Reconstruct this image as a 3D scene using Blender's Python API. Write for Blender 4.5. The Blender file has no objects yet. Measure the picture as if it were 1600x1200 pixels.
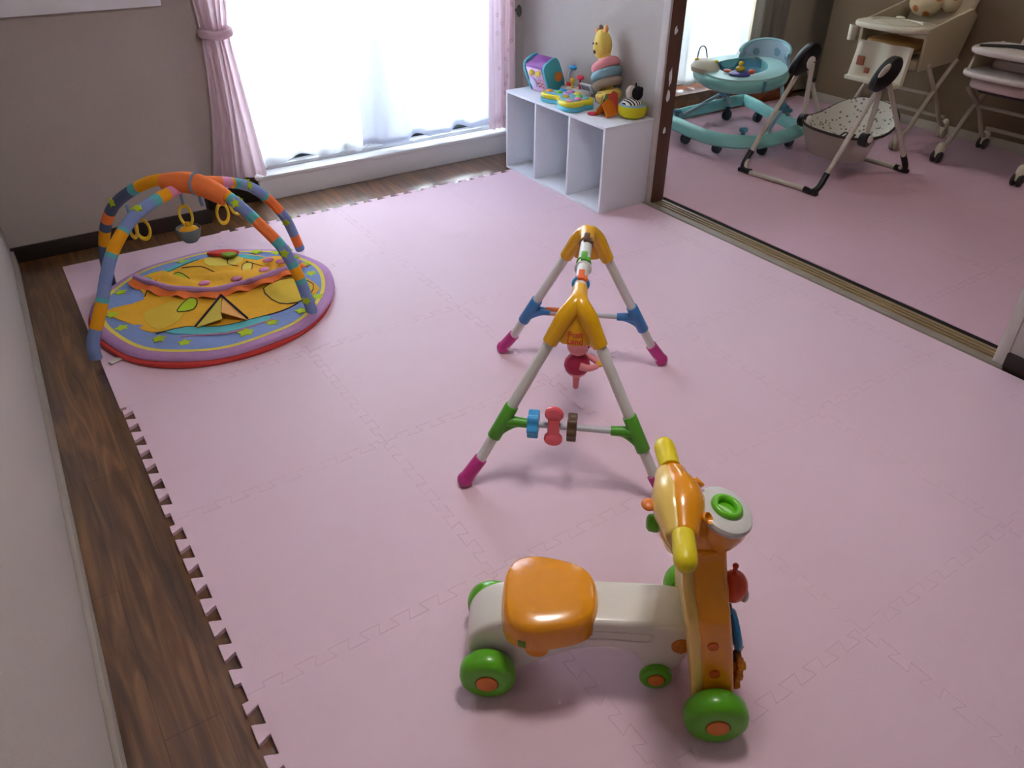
import bpy, bmesh, math, random
from mathutils import Vector, Matrix
random.seed(7)
SC = bpy.context.scene
COL = SC.collection
R = math.radians

# ------------------------------------------------------------------ camera
cam = bpy.data.cameras.new('camera')
cam.sensor_fit = 'HORIZONTAL'
cam.sensor_width = 36.0
cam.lens = 36.0 * 1192.36 / 1600.0
cam.clip_start = 0.05
camera = bpy.data.objects.new('camera', cam)
COL.objects.link(camera)
camera.location = (-0.6737, -2.8724, 1.4198)
camera.rotation_euler = (0.969511, -0.0067897, -0.586526)
SC.camera = camera

# ------------------------------------------------------------------ view + light
SC.view_settings.view_transform = 'Standard'
SC.view_settings.look = 'None'
SC.view_settings.gamma = 1.0
SC.view_settings.use_curve_mapping = False
SC.view_settings.exposure = 1.2

world = bpy.data.worlds.new('overcast_sky')
SC.world = world
world.use_nodes = True
wn = world.node_tree.nodes
wn['Background'].inputs[0].default_value = (0.80, 0.91, 1.0, 1)
wn['Background'].inputs[1].default_value = 16.0

def area_light(name, loc, rot, size, power, color=(1, 1, 1), size_y=None, shape='RECTANGLE'):
    l = bpy.data.lights.new(name, 'AREA')
    l.shape = shape
    l.size = size
    if size_y: l.size_y = size_y
    l.energy = power
    l.color = color
    o = bpy.data.objects.new(name, l)
    COL.objects.link(o)
    o.location = loc
    o.rotation_euler = rot
    return o

# round ceiling lamp of the play room (behind and above the photographer)
area_light('next_room_fill_light', (3.3, -1.3, 2.3), (0, 0, 0), .5, 2.4, (1.0, .88, .74), shape='DISK')  # added fill that brightens the next room, no known lamp there
area_light('ceiling_lamp_light', (0.35, -1.75, 2.27), (0, 0, 0), 0.42, 7.5, (1.0, 0.95, 0.90), shape='DISK')

# ------------------------------------------------------------------ materials
def lin(c):
    return tuple(((v / 12.92) if v <= 0.04045 else ((v + 0.055) / 1.055) ** 2.4) for v in c)
def hexc(h):
    return lin(tuple(int(h[i:i + 2], 16) / 255 for i in (0, 2, 4)))
MATS = {}
def mat(name, h, rough=0.5, spec=0.5, var=0.05, scale=30.0, bump=0.0, bscale=200.0, coat=0.0, metal=0.0, trans=0.0, sss=0.0, sheen=0.0):
    if name in MATS: return MATS[name]
    m = bpy.data.materials.new(name)
    m.use_nodes = True
    nt = m.node_tree
    b = nt.nodes['Principled BSDF']
    c = hexc(h)
    tc = nt.nodes.new('ShaderNodeTexCoord')
    nz = nt.nodes.new('ShaderNodeTexNoise')
    nz.inputs['Scale'].default_value = scale
    nz.inputs['Detail'].default_value = 3
    nt.links.new(tc.outputs['Object'], nz.inputs['Vector'])
    mx = nt.nodes.new('ShaderNodeMixRGB')
    mx.inputs[1].default_value = (*[v * (1 - var) for v in c], 1)
    mx.inputs[2].default_value = (*[min(1, v * (1 + var)) for v in c], 1)
    nt.links.new(nz.outputs['Fac'], mx.inputs[0])
    nt.links.new(mx.outputs[0], b.inputs['Base Color'])
    b.inputs['Roughness'].default_value = rough
    b.inputs['Specular IOR Level'].default_value = spec
    b.inputs['Metallic'].default_value = metal
    b.inputs['Coat Weight'].default_value = coat
    b.inputs['Coat Roughness'].default_value = 0.08
    b.inputs['Transmission Weight'].default_value = trans
    if sss:
        b.inputs['Subsurface Weight'].default_value = sss
        b.inputs['Subsurface Radius'].default_value = (0.02, 0.012, 0.006)
        b.inputs['Subsurface Scale'].default_value = 0.3
    if sheen: b.inputs['Sheen Weight'].default_value = sheen
    if bump:
        n2 = nt.nodes.new('ShaderNodeTexNoise')
        n2.inputs['Scale'].default_value = bscale
        n2.inputs['Detail'].default_value = 4
        nt.links.new(tc.outputs['Object'], n2.inputs['Vector'])
        bp = nt.nodes.new('ShaderNodeBump')
        bp.inputs['Strength'].default_value = bump
        bp.inputs['Distance'].default_value = 0.004
        nt.links.new(n2.outputs['Fac'], bp.inputs['Height'])
        nt.links.new(bp.outputs[0], b.inputs['Normal'])
    MATS[name] = m
    return m

def sheer_mat(name, h, transl=0.6, transp=0.15):
    m = bpy.data.materials.new(name); m.use_nodes = True
    nt = m.node_tree; nt.nodes.clear()
    out = nt.nodes.new('ShaderNodeOutputMaterial')
    d = nt.nodes.new('ShaderNodeBsdfDiffuse'); t = nt.nodes.new('ShaderNodeBsdfTranslucent'); p = nt.nodes.new('ShaderNodeBsdfTransparent')
    tc = nt.nodes.new('ShaderNodeTexCoord'); nz = nt.nodes.new('ShaderNodeTexNoise'); nz.inputs['Scale'].default_value = 40
    nt.links.new(tc.outputs['Object'], nz.inputs['Vector'])
    mx = nt.nodes.new('ShaderNodeMixRGB'); c = hexc(h)
    mx.inputs[1].default_value = (*[v * .96 for v in c], 1); mx.inputs[2].default_value = (*c, 1)
    nt.links.new(nz.outputs['Fac'], mx.inputs[0])
    for s in (d, t): nt.links.new(mx.outputs[0], s.inputs['Color'])
    a = nt.nodes.new('ShaderNodeMixShader'); a.inputs[0].default_value = transl
    nt.links.new(d.outputs[0], a.inputs[1]); nt.links.new(t.outputs[0], a.inputs[2])
    b = nt.nodes.new('ShaderNodeMixShader'); b.inputs[0].default_value = transp
    nt.links.new(a.outputs[0], b.inputs[1]); nt.links.new(p.outputs[0], b.inputs[2])
    nt.links.new(b.outputs[0], out.inputs['Surface'])
    return m

def wood_mat(name, h1, h2, h3, rough=0.35, sx=1.0, plank=0.11, spec=0.5):
    m = bpy.data.materials.new(name); m.use_nodes = True
    nt = m.node_tree; b = nt.nodes['Principled BSDF']
    tc = nt.nodes.new('ShaderNodeTexCoord')
    mp = nt.nodes.new('ShaderNodeMapping'); mp.inputs['Scale'].default_value = (14 * sx, 1.1, 14)
    nt.links.new(tc.outputs['Object'], mp.inputs['Vector'])
    nz = nt.nodes.new('ShaderNodeTexNoise'); nz.inputs['Scale'].default_value = 2.2; nz.inputs['Detail'].default_value = 7; nz.inputs['Distortion'].default_value = 1.2
    nt.links.new(mp.outputs[0], nz.inputs['Vector'])
    cr = nt.nodes.new('ShaderNodeValToRGB')
    e = cr.color_ramp.elements
    e[0].position = 0.3; e[0].color = (*hexc(h1), 1)
    e[1].position = 0.72; e[1].color = (*hexc(h3), 1)
    k = e.new(0.5); k.color = (*hexc(h2), 1)
    nt.links.new(nz.outputs['Fac'], cr.inputs[0])
    # plank joints
    bt = nt.nodes.new('ShaderNodeTexBrick')
    mp2 = nt.nodes.new('ShaderNodeMapping'); mp2.inputs['Rotation'].default_value = (0, 0, R(90))
    nt.links.new(tc.outputs['Object'], mp2.inputs['Vector']); nt.links.new(mp2.outputs[0], bt.inputs['Vector'])
    bt.inputs['Scale'].default_value = 1.0; bt.inputs['Brick Width'].default_value = 0.9; bt.inputs['Row Height'].default_value = plank
    bt.inputs['Mortar Size'].default_value = 0.0012
    bt.inputs['Color1'].default_value = (1, 1, 1, 1); bt.inputs['Color2'].default_value = (.78, .78, .78, 1); bt.inputs['Mortar'].default_value = (.35, .3, .28, 1)
    ml = nt.nodes.new('ShaderNodeMixRGB'); ml.blend_type = 'MULTIPLY'; ml.inputs[0].default_value = 0.8
    nt.links.new(cr.outputs[0], ml.inputs[1]); nt.links.new(bt.outputs['Color'], ml.inputs[2])
    nt.links.new(ml.outputs[0], b.inputs['Base Color'])
    b.inputs['Roughness'].default_value = rough; b.inputs['Specular IOR Level'].default_value = spec
    if spec > .8: b.inputs['Coat Weight'].default_value = .8; b.inputs['Coat Roughness'].default_value = .3; b.inputs['Coat IOR'].default_value = 1.7
    bp = nt.nodes.new('ShaderNodeBump'); bp.inputs['Strength'].default_value = 0.12; bp.inputs['Distance'].default_value = 0.002
    nt.links.new(nz.outputs['Fac'], bp.inputs['Height']); nt.links.new(bp.outputs[0], b.inputs['Normal'])
    MATS[name] = m
    return m

def spot_mat(name, h, hs, scale=22.0, size=0.28, rough=0.85):
    m = bpy.data.materials.new(name); m.use_nodes = True
    nt = m.node_tree; b = nt.nodes['Principled BSDF']
    tc = nt.nodes.new('ShaderNodeTexCoord'); v = nt.nodes.new('ShaderNodeTexVoronoi'); v.inputs['Scale'].default_value = scale
    nt.links.new(tc.outputs['Object'], v.inputs['Vector'])
    cr = nt.nodes.new('ShaderNodeValToRGB'); e = cr.color_ramp.elements
    e[0].position = size - .03; e[0].color = (*hexc(hs), 1); e[1].position = size + .03; e[1].color = (*hexc(h), 1)
    nt.links.new(v.outputs['Distance'], cr.inputs[0]); nt.links.new(cr.outputs[0], b.inputs['Base Color'])
    b.inputs['Roughness'].default_value = rough; b.inputs['Specular IOR Level'].default_value = .2
    MATS[name] = m
    return m

WALL = mat('wallpaper_warm_gray', 'b3aaa3', .9, .2, .04, 60, .25, 380)
WALLW = mat('wallpaper_beige', 'bdb09a', .9, .2, .04, 60, .25, 380)
WHITE = mat('painted_white_wood', 'e2e3e8', .45, .4, .03, 20)
DARKBASE = mat('dark_brown_base', '2b211d', .55, .4, .15, 12)
CEIL = mat('ceiling_white', 'dedad4', .95, .1, .02)
FLOORW = wood_mat('brown_floor_boards', '46290f', '6b4420', '8d6234', .24, spec=.9)
SILLW = wood_mat('reddish_sill_wood', '6a371f', '8b4c2b', 'a5633a', .35, plank=2)
TRACKW = wood_mat('worn_track_wood', '7f6a4b', '97805d', 'ab9470', .45, plank=3)
JAMB = mat('brown_jamb', '5b3c30', .5, .4, .2, 9, .1, 60)
PINK = mat('pink_foam', 'e2c2d0', .55, .5, .02, 8, .18, 260)
PINKB = mat('pink_foam_darker', 'd0abb8', .75, .2, .02, 8, .18, 260)  # darker, less glossy pink for the mats of the next room
SHELF = mat('white_laminate', 'e3e6ee', .4, .4, .01)
SHEER = sheer_mat('white_sheer', 'f6f7fb', .66, .10)
SHEERD = sheer_mat('dense_sheer', 'd4d9e6', .40, .03)
SHEERF = sheer_mat('soft_sheer', 'e0e0e0', .34, .04)
PINKC = sheer_mat('pink_curtain_cloth', 'ecd6dd', .5, 0.0)
GRAYC = sheer_mat('gray_curtain_cloth', '9c938a', .2, 0.0)
ALU = mat('aluminium', '8d8f92', .4, .5, .05, metal=.8)
DARKM = mat('dark_rubber', '26242a', .6, .4, .1)
GLASS = mat('window_glass', 'ffffff', .02, .5, 0, trans=1.0)
BALC = mat('balcony_concrete', '3a403c', .9, .2, .2)

# ------------------------------------------------------------------ mesh helpers
def catmull(pts, n=6, closed=False):
    P = [Vector(p) for p in pts]; out = []; N = len(P)
    rng = N if closed else N - 1
    for i in range(rng):
        if closed: a, b, c, d = P[(i - 1) % N], P[i], P[(i + 1) % N], P[(i + 2) % N]
        else: a, b, c, d = P[max(i - 1, 0)], P[i], P[i + 1], P[min(i + 2, N - 1)]
        for k in range(n):
            t = k / n
            out.append(0.5 * ((2 * b) + (c - a) * t + (2 * a - 5 * b + 4 * c - d) * t * t + (3 * b - a - 3 * c + d) * t ** 3))
    if not closed: out.append(P[-1].copy())
    return out

class MB:
    def __init__(self):
        self.bm = bmesh.new(); self.mi = 0
    def _merge(self, t, M=None):
        if M is not None: bmesh.ops.transform(t, matrix=M, verts=t.verts)
        for f in t.faces: f.material_index = self.mi
        me = bpy.data.meshes.new('tmp'); t.to_mesh(me); t.free()
        self.bm.from_mesh(me); bpy.data.meshes.remove(me)
        return self
    def box(self, c, s, bev=0.0, rot=None, seg=2):
        t = bmesh.new(); bmesh.ops.create_cube(t, size=1)
        bmesh.ops.scale(t, vec=s, verts=t.verts)
        if bev: bmesh.ops.bevel(t, geom=list(t.edges), offset=bev, segments=seg, profile=.5, affect='EDGES')
        M = Matrix.Translation(c)
        if rot is not None: M = M @ (rot if isinstance(rot, Matrix) else Matrix.Rotation(rot, 4, 'Z'))
        return self._merge(t, M)
    def bx(self, x0, x1, y0, y1, z0, z1, bev=0.0):
        return self.box(((x0 + x1) / 2, (y0 + y1) / 2, (z0 + z1) / 2), (abs(x1 - x0), abs(y1 - y0), abs(z1 - z0)), bev)
    def cyl(self, a, b, r, r2=None, seg=24, bev=0.0):
        a = Vector(a); b = Vector(b); d = b - a; L = d.length
        if bev:
            e = bev
            r2 = r if r2 is None else r2
            prof = [(0, 0), (r - e, 0), (r - .3 * e, .3 * e), (r, e), (r2, L - e), (r2 - .3 * e, L - .3 * e), (r2 - e, L), (0, L)]
            return self.lathe(prof, a, d, seg)
        t = bmesh.new()
        bmesh.ops.create_cone(t, cap_ends=True, segments=seg, radius1=r, radius2=r if r2 is None else r2, depth=L)
        M = Matrix.Translation((a + b) / 2) @ d.to_track_quat('Z', 'Y').to_matrix().to_4x4()
        return self._merge(t, M)
    def ball(self, c, r, seg=24, rot=None):
        t = bmesh.new(); bmesh.ops.create_uvsphere(t, u_segments=seg, v_segments=max(8, seg // 2), radius=1)
        s = (r, r, r) if isinstance(r, (int, float)) else r
        bmesh.ops.scale(t, vec=s, verts=t.verts)
        M = Matrix.Translation(c)
        if rot is not None: M = M @ rot
        return self._merge(t, M)
    def lathe(self, prof, c=(0, 0, 0), axis=(0, 0, 1), seg=32, closed=False, M=None, sx=1, sy=1):
        t = bmesh.new(); rows = []
        for r, z in prof:
            if r < 1e-6: rows.append([t.verts.new((0, 0, z))])
            else: rows.append([t.verts.new((r * sx * math.cos(2 * math.pi * k / seg), r * sy * math.sin(2 * math.pi * k / seg), z)) for k in range(seg)])
        pr = list(zip(rows, rows[1:]))
        if closed: pr.append((rows[-1], rows[0]))
        for A, B in pr:
            for k in range(seg):
                l = (k + 1) % seg
                if len(A) == 1 and len(B) == 1: continue
                if len(A) == 1: t.faces.new((A[0], B[k], B[l]))
                elif len(B) == 1: t.faces.new((A[k], A[l], B[0]))
                else: t.faces.new((A[k], A[l], B[l], B[k]))
        bmesh.ops.recalc_face_normals(t, faces=t.faces)
        if M is None:
            M = Matrix.Translation(c) @ Vector(axis).to_track_quat('Z', 'Y').to_matrix().to_4x4()
        return self._merge(t, M)
    def torus(self, c, Rm, r, axis=(0, 0, 1), seg=32, s2=10, sx=1, sy=1, M=None):
        prof = [(Rm + r * math.cos(2 * math.pi * k / s2), r * math.sin(2 * math.pi * k / s2)) for k in range(s2)]
        return self.lathe(prof, c, axis, seg, closed=True, sx=sx, sy=sy, M=M)
    def tube(self, pts, r, seg=12, closed=False, smooth=0, caps=True, mats=None, flat=1.0):
        P = catmull(pts, smooth, closed) if smooth else [Vector(p) for p in pts]
        n = len(P); t = bmesh.new(); rings = []
        T0 = None; nrm = None
        for i in range(n):
            if closed: T = (P[(i + 1) % n] - P[(i - 1) % n])
            else: T = P[min(i + 1, n - 1)] - P[max(i - 1, 0)]
            T.normalize()
            if nrm is None:
                nrm = T.orthogonal().normalized()
                if abs(T.z) < .9: nrm = (Vector((0, 0, 1)) - T * T.z).normalized()
            else:
                nrm = (nrm - T * nrm.dot(T)).normalized()
            bn = T.cross(nrm)
            rr = r(i / (n - 1)) if callable(r) else r
            rings.append([t.verts.new(P[i] + (nrm * math.cos(2 * math.pi * k / seg) * flat + bn * math.sin(2 * math.pi * k / seg)) * rr) for k in range(seg)])
        m = n if closed else n - 1
        for i in range(m):
            A = rings[i]; B = rings[(i + 1) % n]
            for k in range(seg):
                l = (k + 1) % seg
                f = t.faces.new((A[k], A[l], B[l], B[k]))
                if mats: f.material_index = mats(i / m)
        if caps and not closed:
            f1 = t.faces.new(rings[0][::-1]); f2 = t.faces.new(rings[-1])
            if mats: f1.material_index = mats(0); f2.material_index = mats(.9999)
        bmesh.ops.recalc_face_normals(t, faces=t.faces)
        if mats:
            me = bpy.data.meshes.new('tmp'); t.to_mesh(me); t.free(); self.bm.from_mesh(me); bpy.data.meshes.remove(me); return self
        return self._merge(t)
    def prism(self, poly, M, depth, bev=0.0, seg=2, center=True):
        """poly in local xy, extruded along local z"""
        t = bmesh.new()
        z0 = -depth / 2 if center else 0
        vs = [t.verts.new((p[0], p[1], z0)) for p in poly]
        f = t.faces.new(vs)
        ex = bmesh.ops.extrude_face_region(t, geom=[f])
        bmesh.ops.translate(t, vec=(0, 0, depth), verts=[v for v in ex['geom'] if isinstance(v, bmesh.types.BMVert)])
        bmesh.ops.recalc_face_normals(t, faces=t.faces)
        if bev:
            es = [e for e in t.edges if abs(e.verts[0].co.z - e.verts[1].co.z) < 1e-7]
            bmesh.ops.bevel(t, geom=es, offset=bev, segments=seg, profile=.5, affect='EDGES')
        return self._merge(t, M)
    def sweep(self, path, prof, closed=True, smooth=6, dz=None, cap=False):
        """ring sweep in xy-plane: path points, profile = [(outward offset, z)] closed loop"""
        P = catmull(path, smooth, closed) if smooth else [Vector(p) for p in path]
        n = len(P); t = bmesh.new(); rings = []
        area = sum(P[i].x * P[(i + 1) % n].y - P[(i + 1) % n].x * P[i].y for i in range(n))
        sg = 1 if area > 0 else -1
        for i in range(n):
            T = (P[(i + 1) % n] - P[(i - 1) % n]) if closed else (P[min(i + 1, n - 1)] - P[max(i - 1, 0)])
            T.z = 0; T.normalize(); N = Vector((T.y, -T.x, 0)) * sg
            z = P[i].z + (dz(P[i]) if dz else 0)
            rings.append([t.verts.new((P[i].x + N.x * o, P[i].y + N.y * o, z + h)) for o, h in prof])
        k = len(prof)
        for i in range(n if closed else n - 1):
            A = rings[i]; B = rings[(i + 1) % n]
            for j in range(k):
                l = (j + 1) % k
                t.faces.new((A[j], A[l], B[l], B[j]))
        if cap and not closed:
            t.faces.new(rings[0]); t.faces.new(rings[-1])
        bmesh.ops.recalc_face_normals(t, faces=t.faces)
        return self._merge(t)
    def grid(self, fn, nu, nv, thick=0.0, closeu=False):
        t = bmesh.new()
        g = [[t.verts.new(fn(i / nu, j / nv)) for j in range(nv + 1)] for i in range(nu + 1 if not closeu else nu)]
        for i in range(nu):
            for j in range(nv):
                a = g[i]; b = g[(i + 1) % len(g)]
                t.faces.new((a[j], b[j], b[j + 1], a[j + 1]))
        bmesh.ops.recalc_face_normals(t, faces=t.faces)
        if thick: bmesh.ops.solidify(t, geom=list(t.faces), thickness=thick)
        return self._merge(t)
    def loft(self, rings, cap=True):
        t = bmesh.new(); V = [[t.verts.new(p) for p in r] for r in rings]
        k = len(V[0])
        for A, B in zip(V, V[1:]):
            for j in range(k):
                l = (j + 1) % k; t.faces.new((A[j], A[l], B[l], B[j]))
        if cap: t.faces.new(V[0]); t.faces.new(V[-1])
        bmesh.ops.recalc_face_normals(t, faces=t.faces)
        return self._merge(t)
    def build(self, name, mats, parent=None, world=False, origin=None, angle=35):
        me = bpy.data.meshes.new(name)
        if world and parent is not None:
            M = (Matrix.Translation(parent.location) @ parent.rotation_euler.to_matrix().to_4x4()).inverted()
            bmesh.ops.transform(self.bm, matrix=M, verts=self.bm.verts)
        if origin is not None:
            bmesh.ops.translate(self.bm, vec=-Vector(origin), verts=self.bm.verts)
        self.bm.to_mesh(me); self.bm.free()
        for m in (mats if isinstance(mats, (list, tuple)) else [mats]): me.materials.append(m)
        for p in me.polygons: p.use_smooth = True
        me.set_sharp_from_angle(angle=R(angle))
        o = bpy.data.objects.new(name, me)
        COL.objects.link(o)
        if parent is not None: o.parent = parent
        if origin is not None: o.location = origin
        return o

def islands(b, name, mats, parent=None, world=False, angle=35):
    """one object per loose piece"""
    b.bm.verts.ensure_lookup_table(); seen = set(); out = []
    for v in b.bm.verts:
        if v in seen: continue
        st = [v]; comp = set()
        while st:
            q = st.pop()
            if q in comp: continue
            comp.add(q); st.extend(e.other_vert(q) for e in q.link_edges)
        seen |= comp
        n = MB(); m = {q: n.bm.verts.new(q.co) for q in comp}
        for f in {f for q in comp for f in q.link_faces}:
            nf = n.bm.faces.new([m[q] for q in f.verts]); nf.material_index = f.material_index
        bmesh.ops.recalc_face_normals(n.bm, faces=n.bm.faces)
        out.append(n.build(name, mats, parent, world=world, angle=angle))
    return out
def tag(o, label, cat, group=None, kind=None):
    o['label'] = label; o['category'] = cat
    if group: o['group'] = group
    if kind: o['kind'] = kind
    return o
def thing(name, label, cat, loc=(0, 0, 0), rz=0.0, group=None):
    o = bpy.data.objects.new(name, None); o.empty_display_size = .05
    COL.objects.link(o); o.location = loc; o.rotation_euler = (0, 0, rz)
    return tag(o, label, cat, group)
def struct(o):
    o['kind'] = 'structure'; return o
def frame(o, x, y):
    """matrix with origin o, local x axis, local y axis"""
    x = Vector(x).normalized(); y = Vector(y); y = (y - x * x.dot(y)).normalized(); z = x.cross(y)
    M = Matrix((x, y, z)).transposed().to_4x4(); M.translation = Vector(o); return M

# ================================================================== SETTING
FZ = -0.012
YW = 0.95            # window wall
b = MB(); b.bx(-1.2, 4.9, -4.1, 1.2, -.06, FZ); struct(b.build('floor', FLOORW))
b = MB(); b.bx(-1.2, 4.9, -4.1, 1.2, 2.4, 2.46); struct(b.build('ceiling', CEIL))
# left wall (very slightly out of square with the mats)
LW = lambda y: -0.784 - (0.77 - y) * 0.0265
b = MB(); b.prism([(LW(.9), .9), (LW(-4.1), -4.1), (LW(-4.1) - .1, -4.1), (LW(.9) - .1, .9)], Matrix.Translation((0, 0, 1.2)), 2.44); struct(b.build('wall_left', WALL))
b = MB(); b.prism([(LW(.75) + .012, .75), (LW(-4.05) + .012, -4.05), (LW(-4.05), -4.05), (LW(.75), .75)], Matrix.Translation((0, 0, .02)), .062, .002)
struct(b.build('baseboard_left', mat('pale_baseboard', 'a3978d', .6, .3)))
b = MB(); b.bx(-.9, 1.95, -4.1, -4.0, FZ, 2.4); b.bx(1.95, 4.9, -4.1, -4.0, FZ, 2.4); struct(b.build('wall_rear', WALL))
# protruding wall left of the window
b = MB(); b.bx(-.9, .035, .78, 1.1, FZ, 2.4); struct(b.build('wall_back', WALL))
b = MB(); b.bx(LW(.77), .045, .765, .78, FZ, .055, .003); b.bx(.035, .047, .78, .93, FZ, .12, .002); struct(b.build('baseboard_back', DARKBASE))
b = MB(); b.bx(LW(.77), .038, .755, .78, .925, 1.0, .004); struct(b.build('trim_1', WHITE))
# window wall pieces
b = MB(); b.bx(.035, .30, YW, 1.1, FZ, 2.4); b.bx(1.84, 1.95, YW, 1.1, FZ, 2.4); b.bx(.30, 1.84, YW, 1.1, 2.02, 2.4)
struct(b.build('wall_window', WALL))
b = MB(); b.bx(.035, .335, .925, .95, FZ, .115, .003); struct(b.build('baseboard_window', DARKBASE))
# window sill step
b = MB(); b.bx(.335, 1.95, .905, 1.10, FZ, .10, .004); b.bx(.32, 1.95, .893, 1.10, .10, .116, .003)
struct(b.build('trim_2', mat('white_sill_paint', 'f0f1f5', .45, .5, .02, 20)))
b = MB(); b.bx(.34, 1.84, .985, 1.10, .116, .135, .002); struct(b.build('trim_3', mat('window_rail', 'c9cbd0', .4, .5, metal=.2)))
def window(name, x0, x1, z0, z1, y):
    b = MB()
    for xa, xb in ((x0, x0 + .04), (x1 - .04, x1), ((x0 + x1) / 2 - .03, (x0 + x1) / 2 + .03)): b.bx(xa, xb, y, y + .05, z0, z1, .002)
    b.bx(x0, x1, y, y + .05, z1 - .04, z1, .002); b.bx(x0, x1, y, y + .05, z0, z0 + .06, .002)
    f = struct(b.build(name, mat('dark_sash', '33383a', .5, .4)))
    b = MB(); b.bx(x0 + .04, x1 - .04, y + .022, y + .026, z0 + .06, z1 - .04); b.build('pane', GLASS, f)
window('window_1', .30, 1.84, .135, 2.02, 1.035)
window('window_2', 2.55, 3.9, .16, 2.02, 1.035)
b = MB(); b.bx(-.5, 5.2, 1.11, 2.6, -.2, -.02); b.bx(-.5, 5.2, 2.3, 2.6, -.02, .75); struct(b.build('balcony_floor', BALC))
# partition between the rooms
XP = 1.95
b = MB(); b.bx(XP, 2.03, -.165, 1.1, FZ, 2.4); b.bx(XP, 2.07, -4.0, -1.985, FZ, 2.4); b.bx(XP, 2.07, -1.985, -.165, 2.0, 2.4)
struct(b.build('wall_partition', mat('wallpaper_gray', 'aea6a1', .9, .2, .04, 60, .25, 380)))
b = MB(); b.bx(1.935, 1.95, -3.9, -1.985, FZ, .06, .002); struct(b.build('baseboard_partition', DARKBASE))
b = MB(); b.bx(1.937, 1.95, -.155, .92, FZ, .05, .002); struct(b.build('baseboard_shelf', DARKBASE))
# door frame
door = bpy.data.objects.new('door_1', None); COL.objects.link(door); door.location = (2.0, -1.07, 0); struct(door)
b = MB(); b.bx(1.94, 1.955, -.197, -.152, FZ, 2.05, .003); b.build('casing', mat('chipped_white_paint', 'b9b2ae', .6, .3, .18, 14), door, world=True)
b = MB(); b.bx(1.953, 2.033, -.2, -.155, FZ, 2.05, .003)
b.build('jamb', JAMB, door, world=True)
b = MB()
for z, w, h in ((.60, .012, .05), (.52, .016, .028), (.80, .012, .02), (.36, .01, .02)):
    pts = []
    for k in range(10):
        a = 2 * math.pi * k / 10; rr = random.uniform(.6, 1.1); pts.append((math.cos(a) * w * rr, math.sin(a) * h * rr))
    b.prism(pts, frame((1.985, -.2005, z), (1, 0, 0), (0, 0, 1)), .001)
islands(b, 'paint_chip', WHITE, door, world=True)
b = MB(); b.bx(1.945, 2.075, -1.985, -1.945, FZ, 2.05, .003); b.build('casing', mat('door_post_white', 'bdb6b0', .5, .4), door, world=True)
b = MB(); b.bx(1.945, 2.075, -1.985, -.16, 1.98, 2.05, .003); b.build('lintel', WHITE, door, world=True)
b = MB(); b.bx(1.928, 1.962, -1.99, -.16, FZ, .006, .003); b.build('sill_edge', mat('worn_gray_sill', '948b80', .6, .3, .2, 15), door, world=True)
b = MB(); b.bx(1.962, 2.045, -1.98, -.165, FZ, .001)
for x in (1.978, 1.998, 2.02): b.bx(x, x + .006, -1.98, -.165, 0, .006, .001)
b.build('sliding_track', TRACKW, door, world=True)
b = MB(); b.bx(2.045, 2.08, -1.98, -.165, FZ, -.004); b.build('track_gap', mat('dark_gap', '1f1a1b', .8, .2), door, world=True)
# far room shell
XF = 4.36
b = MB(); b.bx(2.03, 2.6, YW, 1.1, FZ, 2.4); b.bx(3.9, 4.9, YW, 1.1, FZ, 2.4); b.bx(2.6, 3.9, YW, 1.1, 2.02, 2.4); b.bx(2.07, 4.6, YW, 1.1, FZ, .0)
struct(b.build('wall_window_next_room', WALLW))
b = MB(); b.bx(XF, 4.9, -4.0, .72, FZ, 2.4); b.bx(4.8, 4.9, .72, 1.1, FZ, 2.4); struct(b.build('wall_right', mat('wallpaper_beige_shaded', '806d57', .9, .2, .04, 60, .25, 380)))  # beige wallpaper darkened in its colour to stand in for the wall's shade
b = MB(); b.bx(XF - .012, XF, -4.0, .72, FZ, .055, .003); struct(b.build('baseboard_right', mat('cream_baseboard', 'b9ad9c', .6, .3)))
b = MB(); b.bx(2.07, 4.3, .86, 1.10, FZ, .135, .003); b.bx(2.07, 4.3, .845, 1.10, .135, .155, .003); struct(b.build('trim_4', SILLW))

# ================================================================== FOAM MATS
TS = 0.6; NT = 16
def jig(p0, p1, flip=1):
    """dovetail line from p0 to p1"""
    p0 = Vector((*p0, 0)); p1 = Vector((*p1, 0)); d = p1 - p0; L = d.length; d /= L; n = Vector((-d.y, d.x, 0))
    A = .0135; f = .0055; P = TS / 8; pts = [(0, 0)]
    t = P * .5; s = flip; cur = 0
    first = True
    while t < L - P * .3:
        if first: pts += [(t, 0), (t - f * s * 0, A * s)]; first = False; cur = s
        else:
            pts += [(t + f, A * cur), (t + f * .55, A * cur * .45), (t - f * .55, -A * cur * .45), (t - f, -A * cur)]
            cur = -cur
        t += P / 2
    pts += [(t - P * .18, A * cur), (t - P * .18, 0)]
    pts.append((L, 0))
    return [p0 + d * a + n * o for a, o in pts]
def straight(p0, p1): return [Vector((*p0, 0)), Vector((*p1, 0))]
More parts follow.
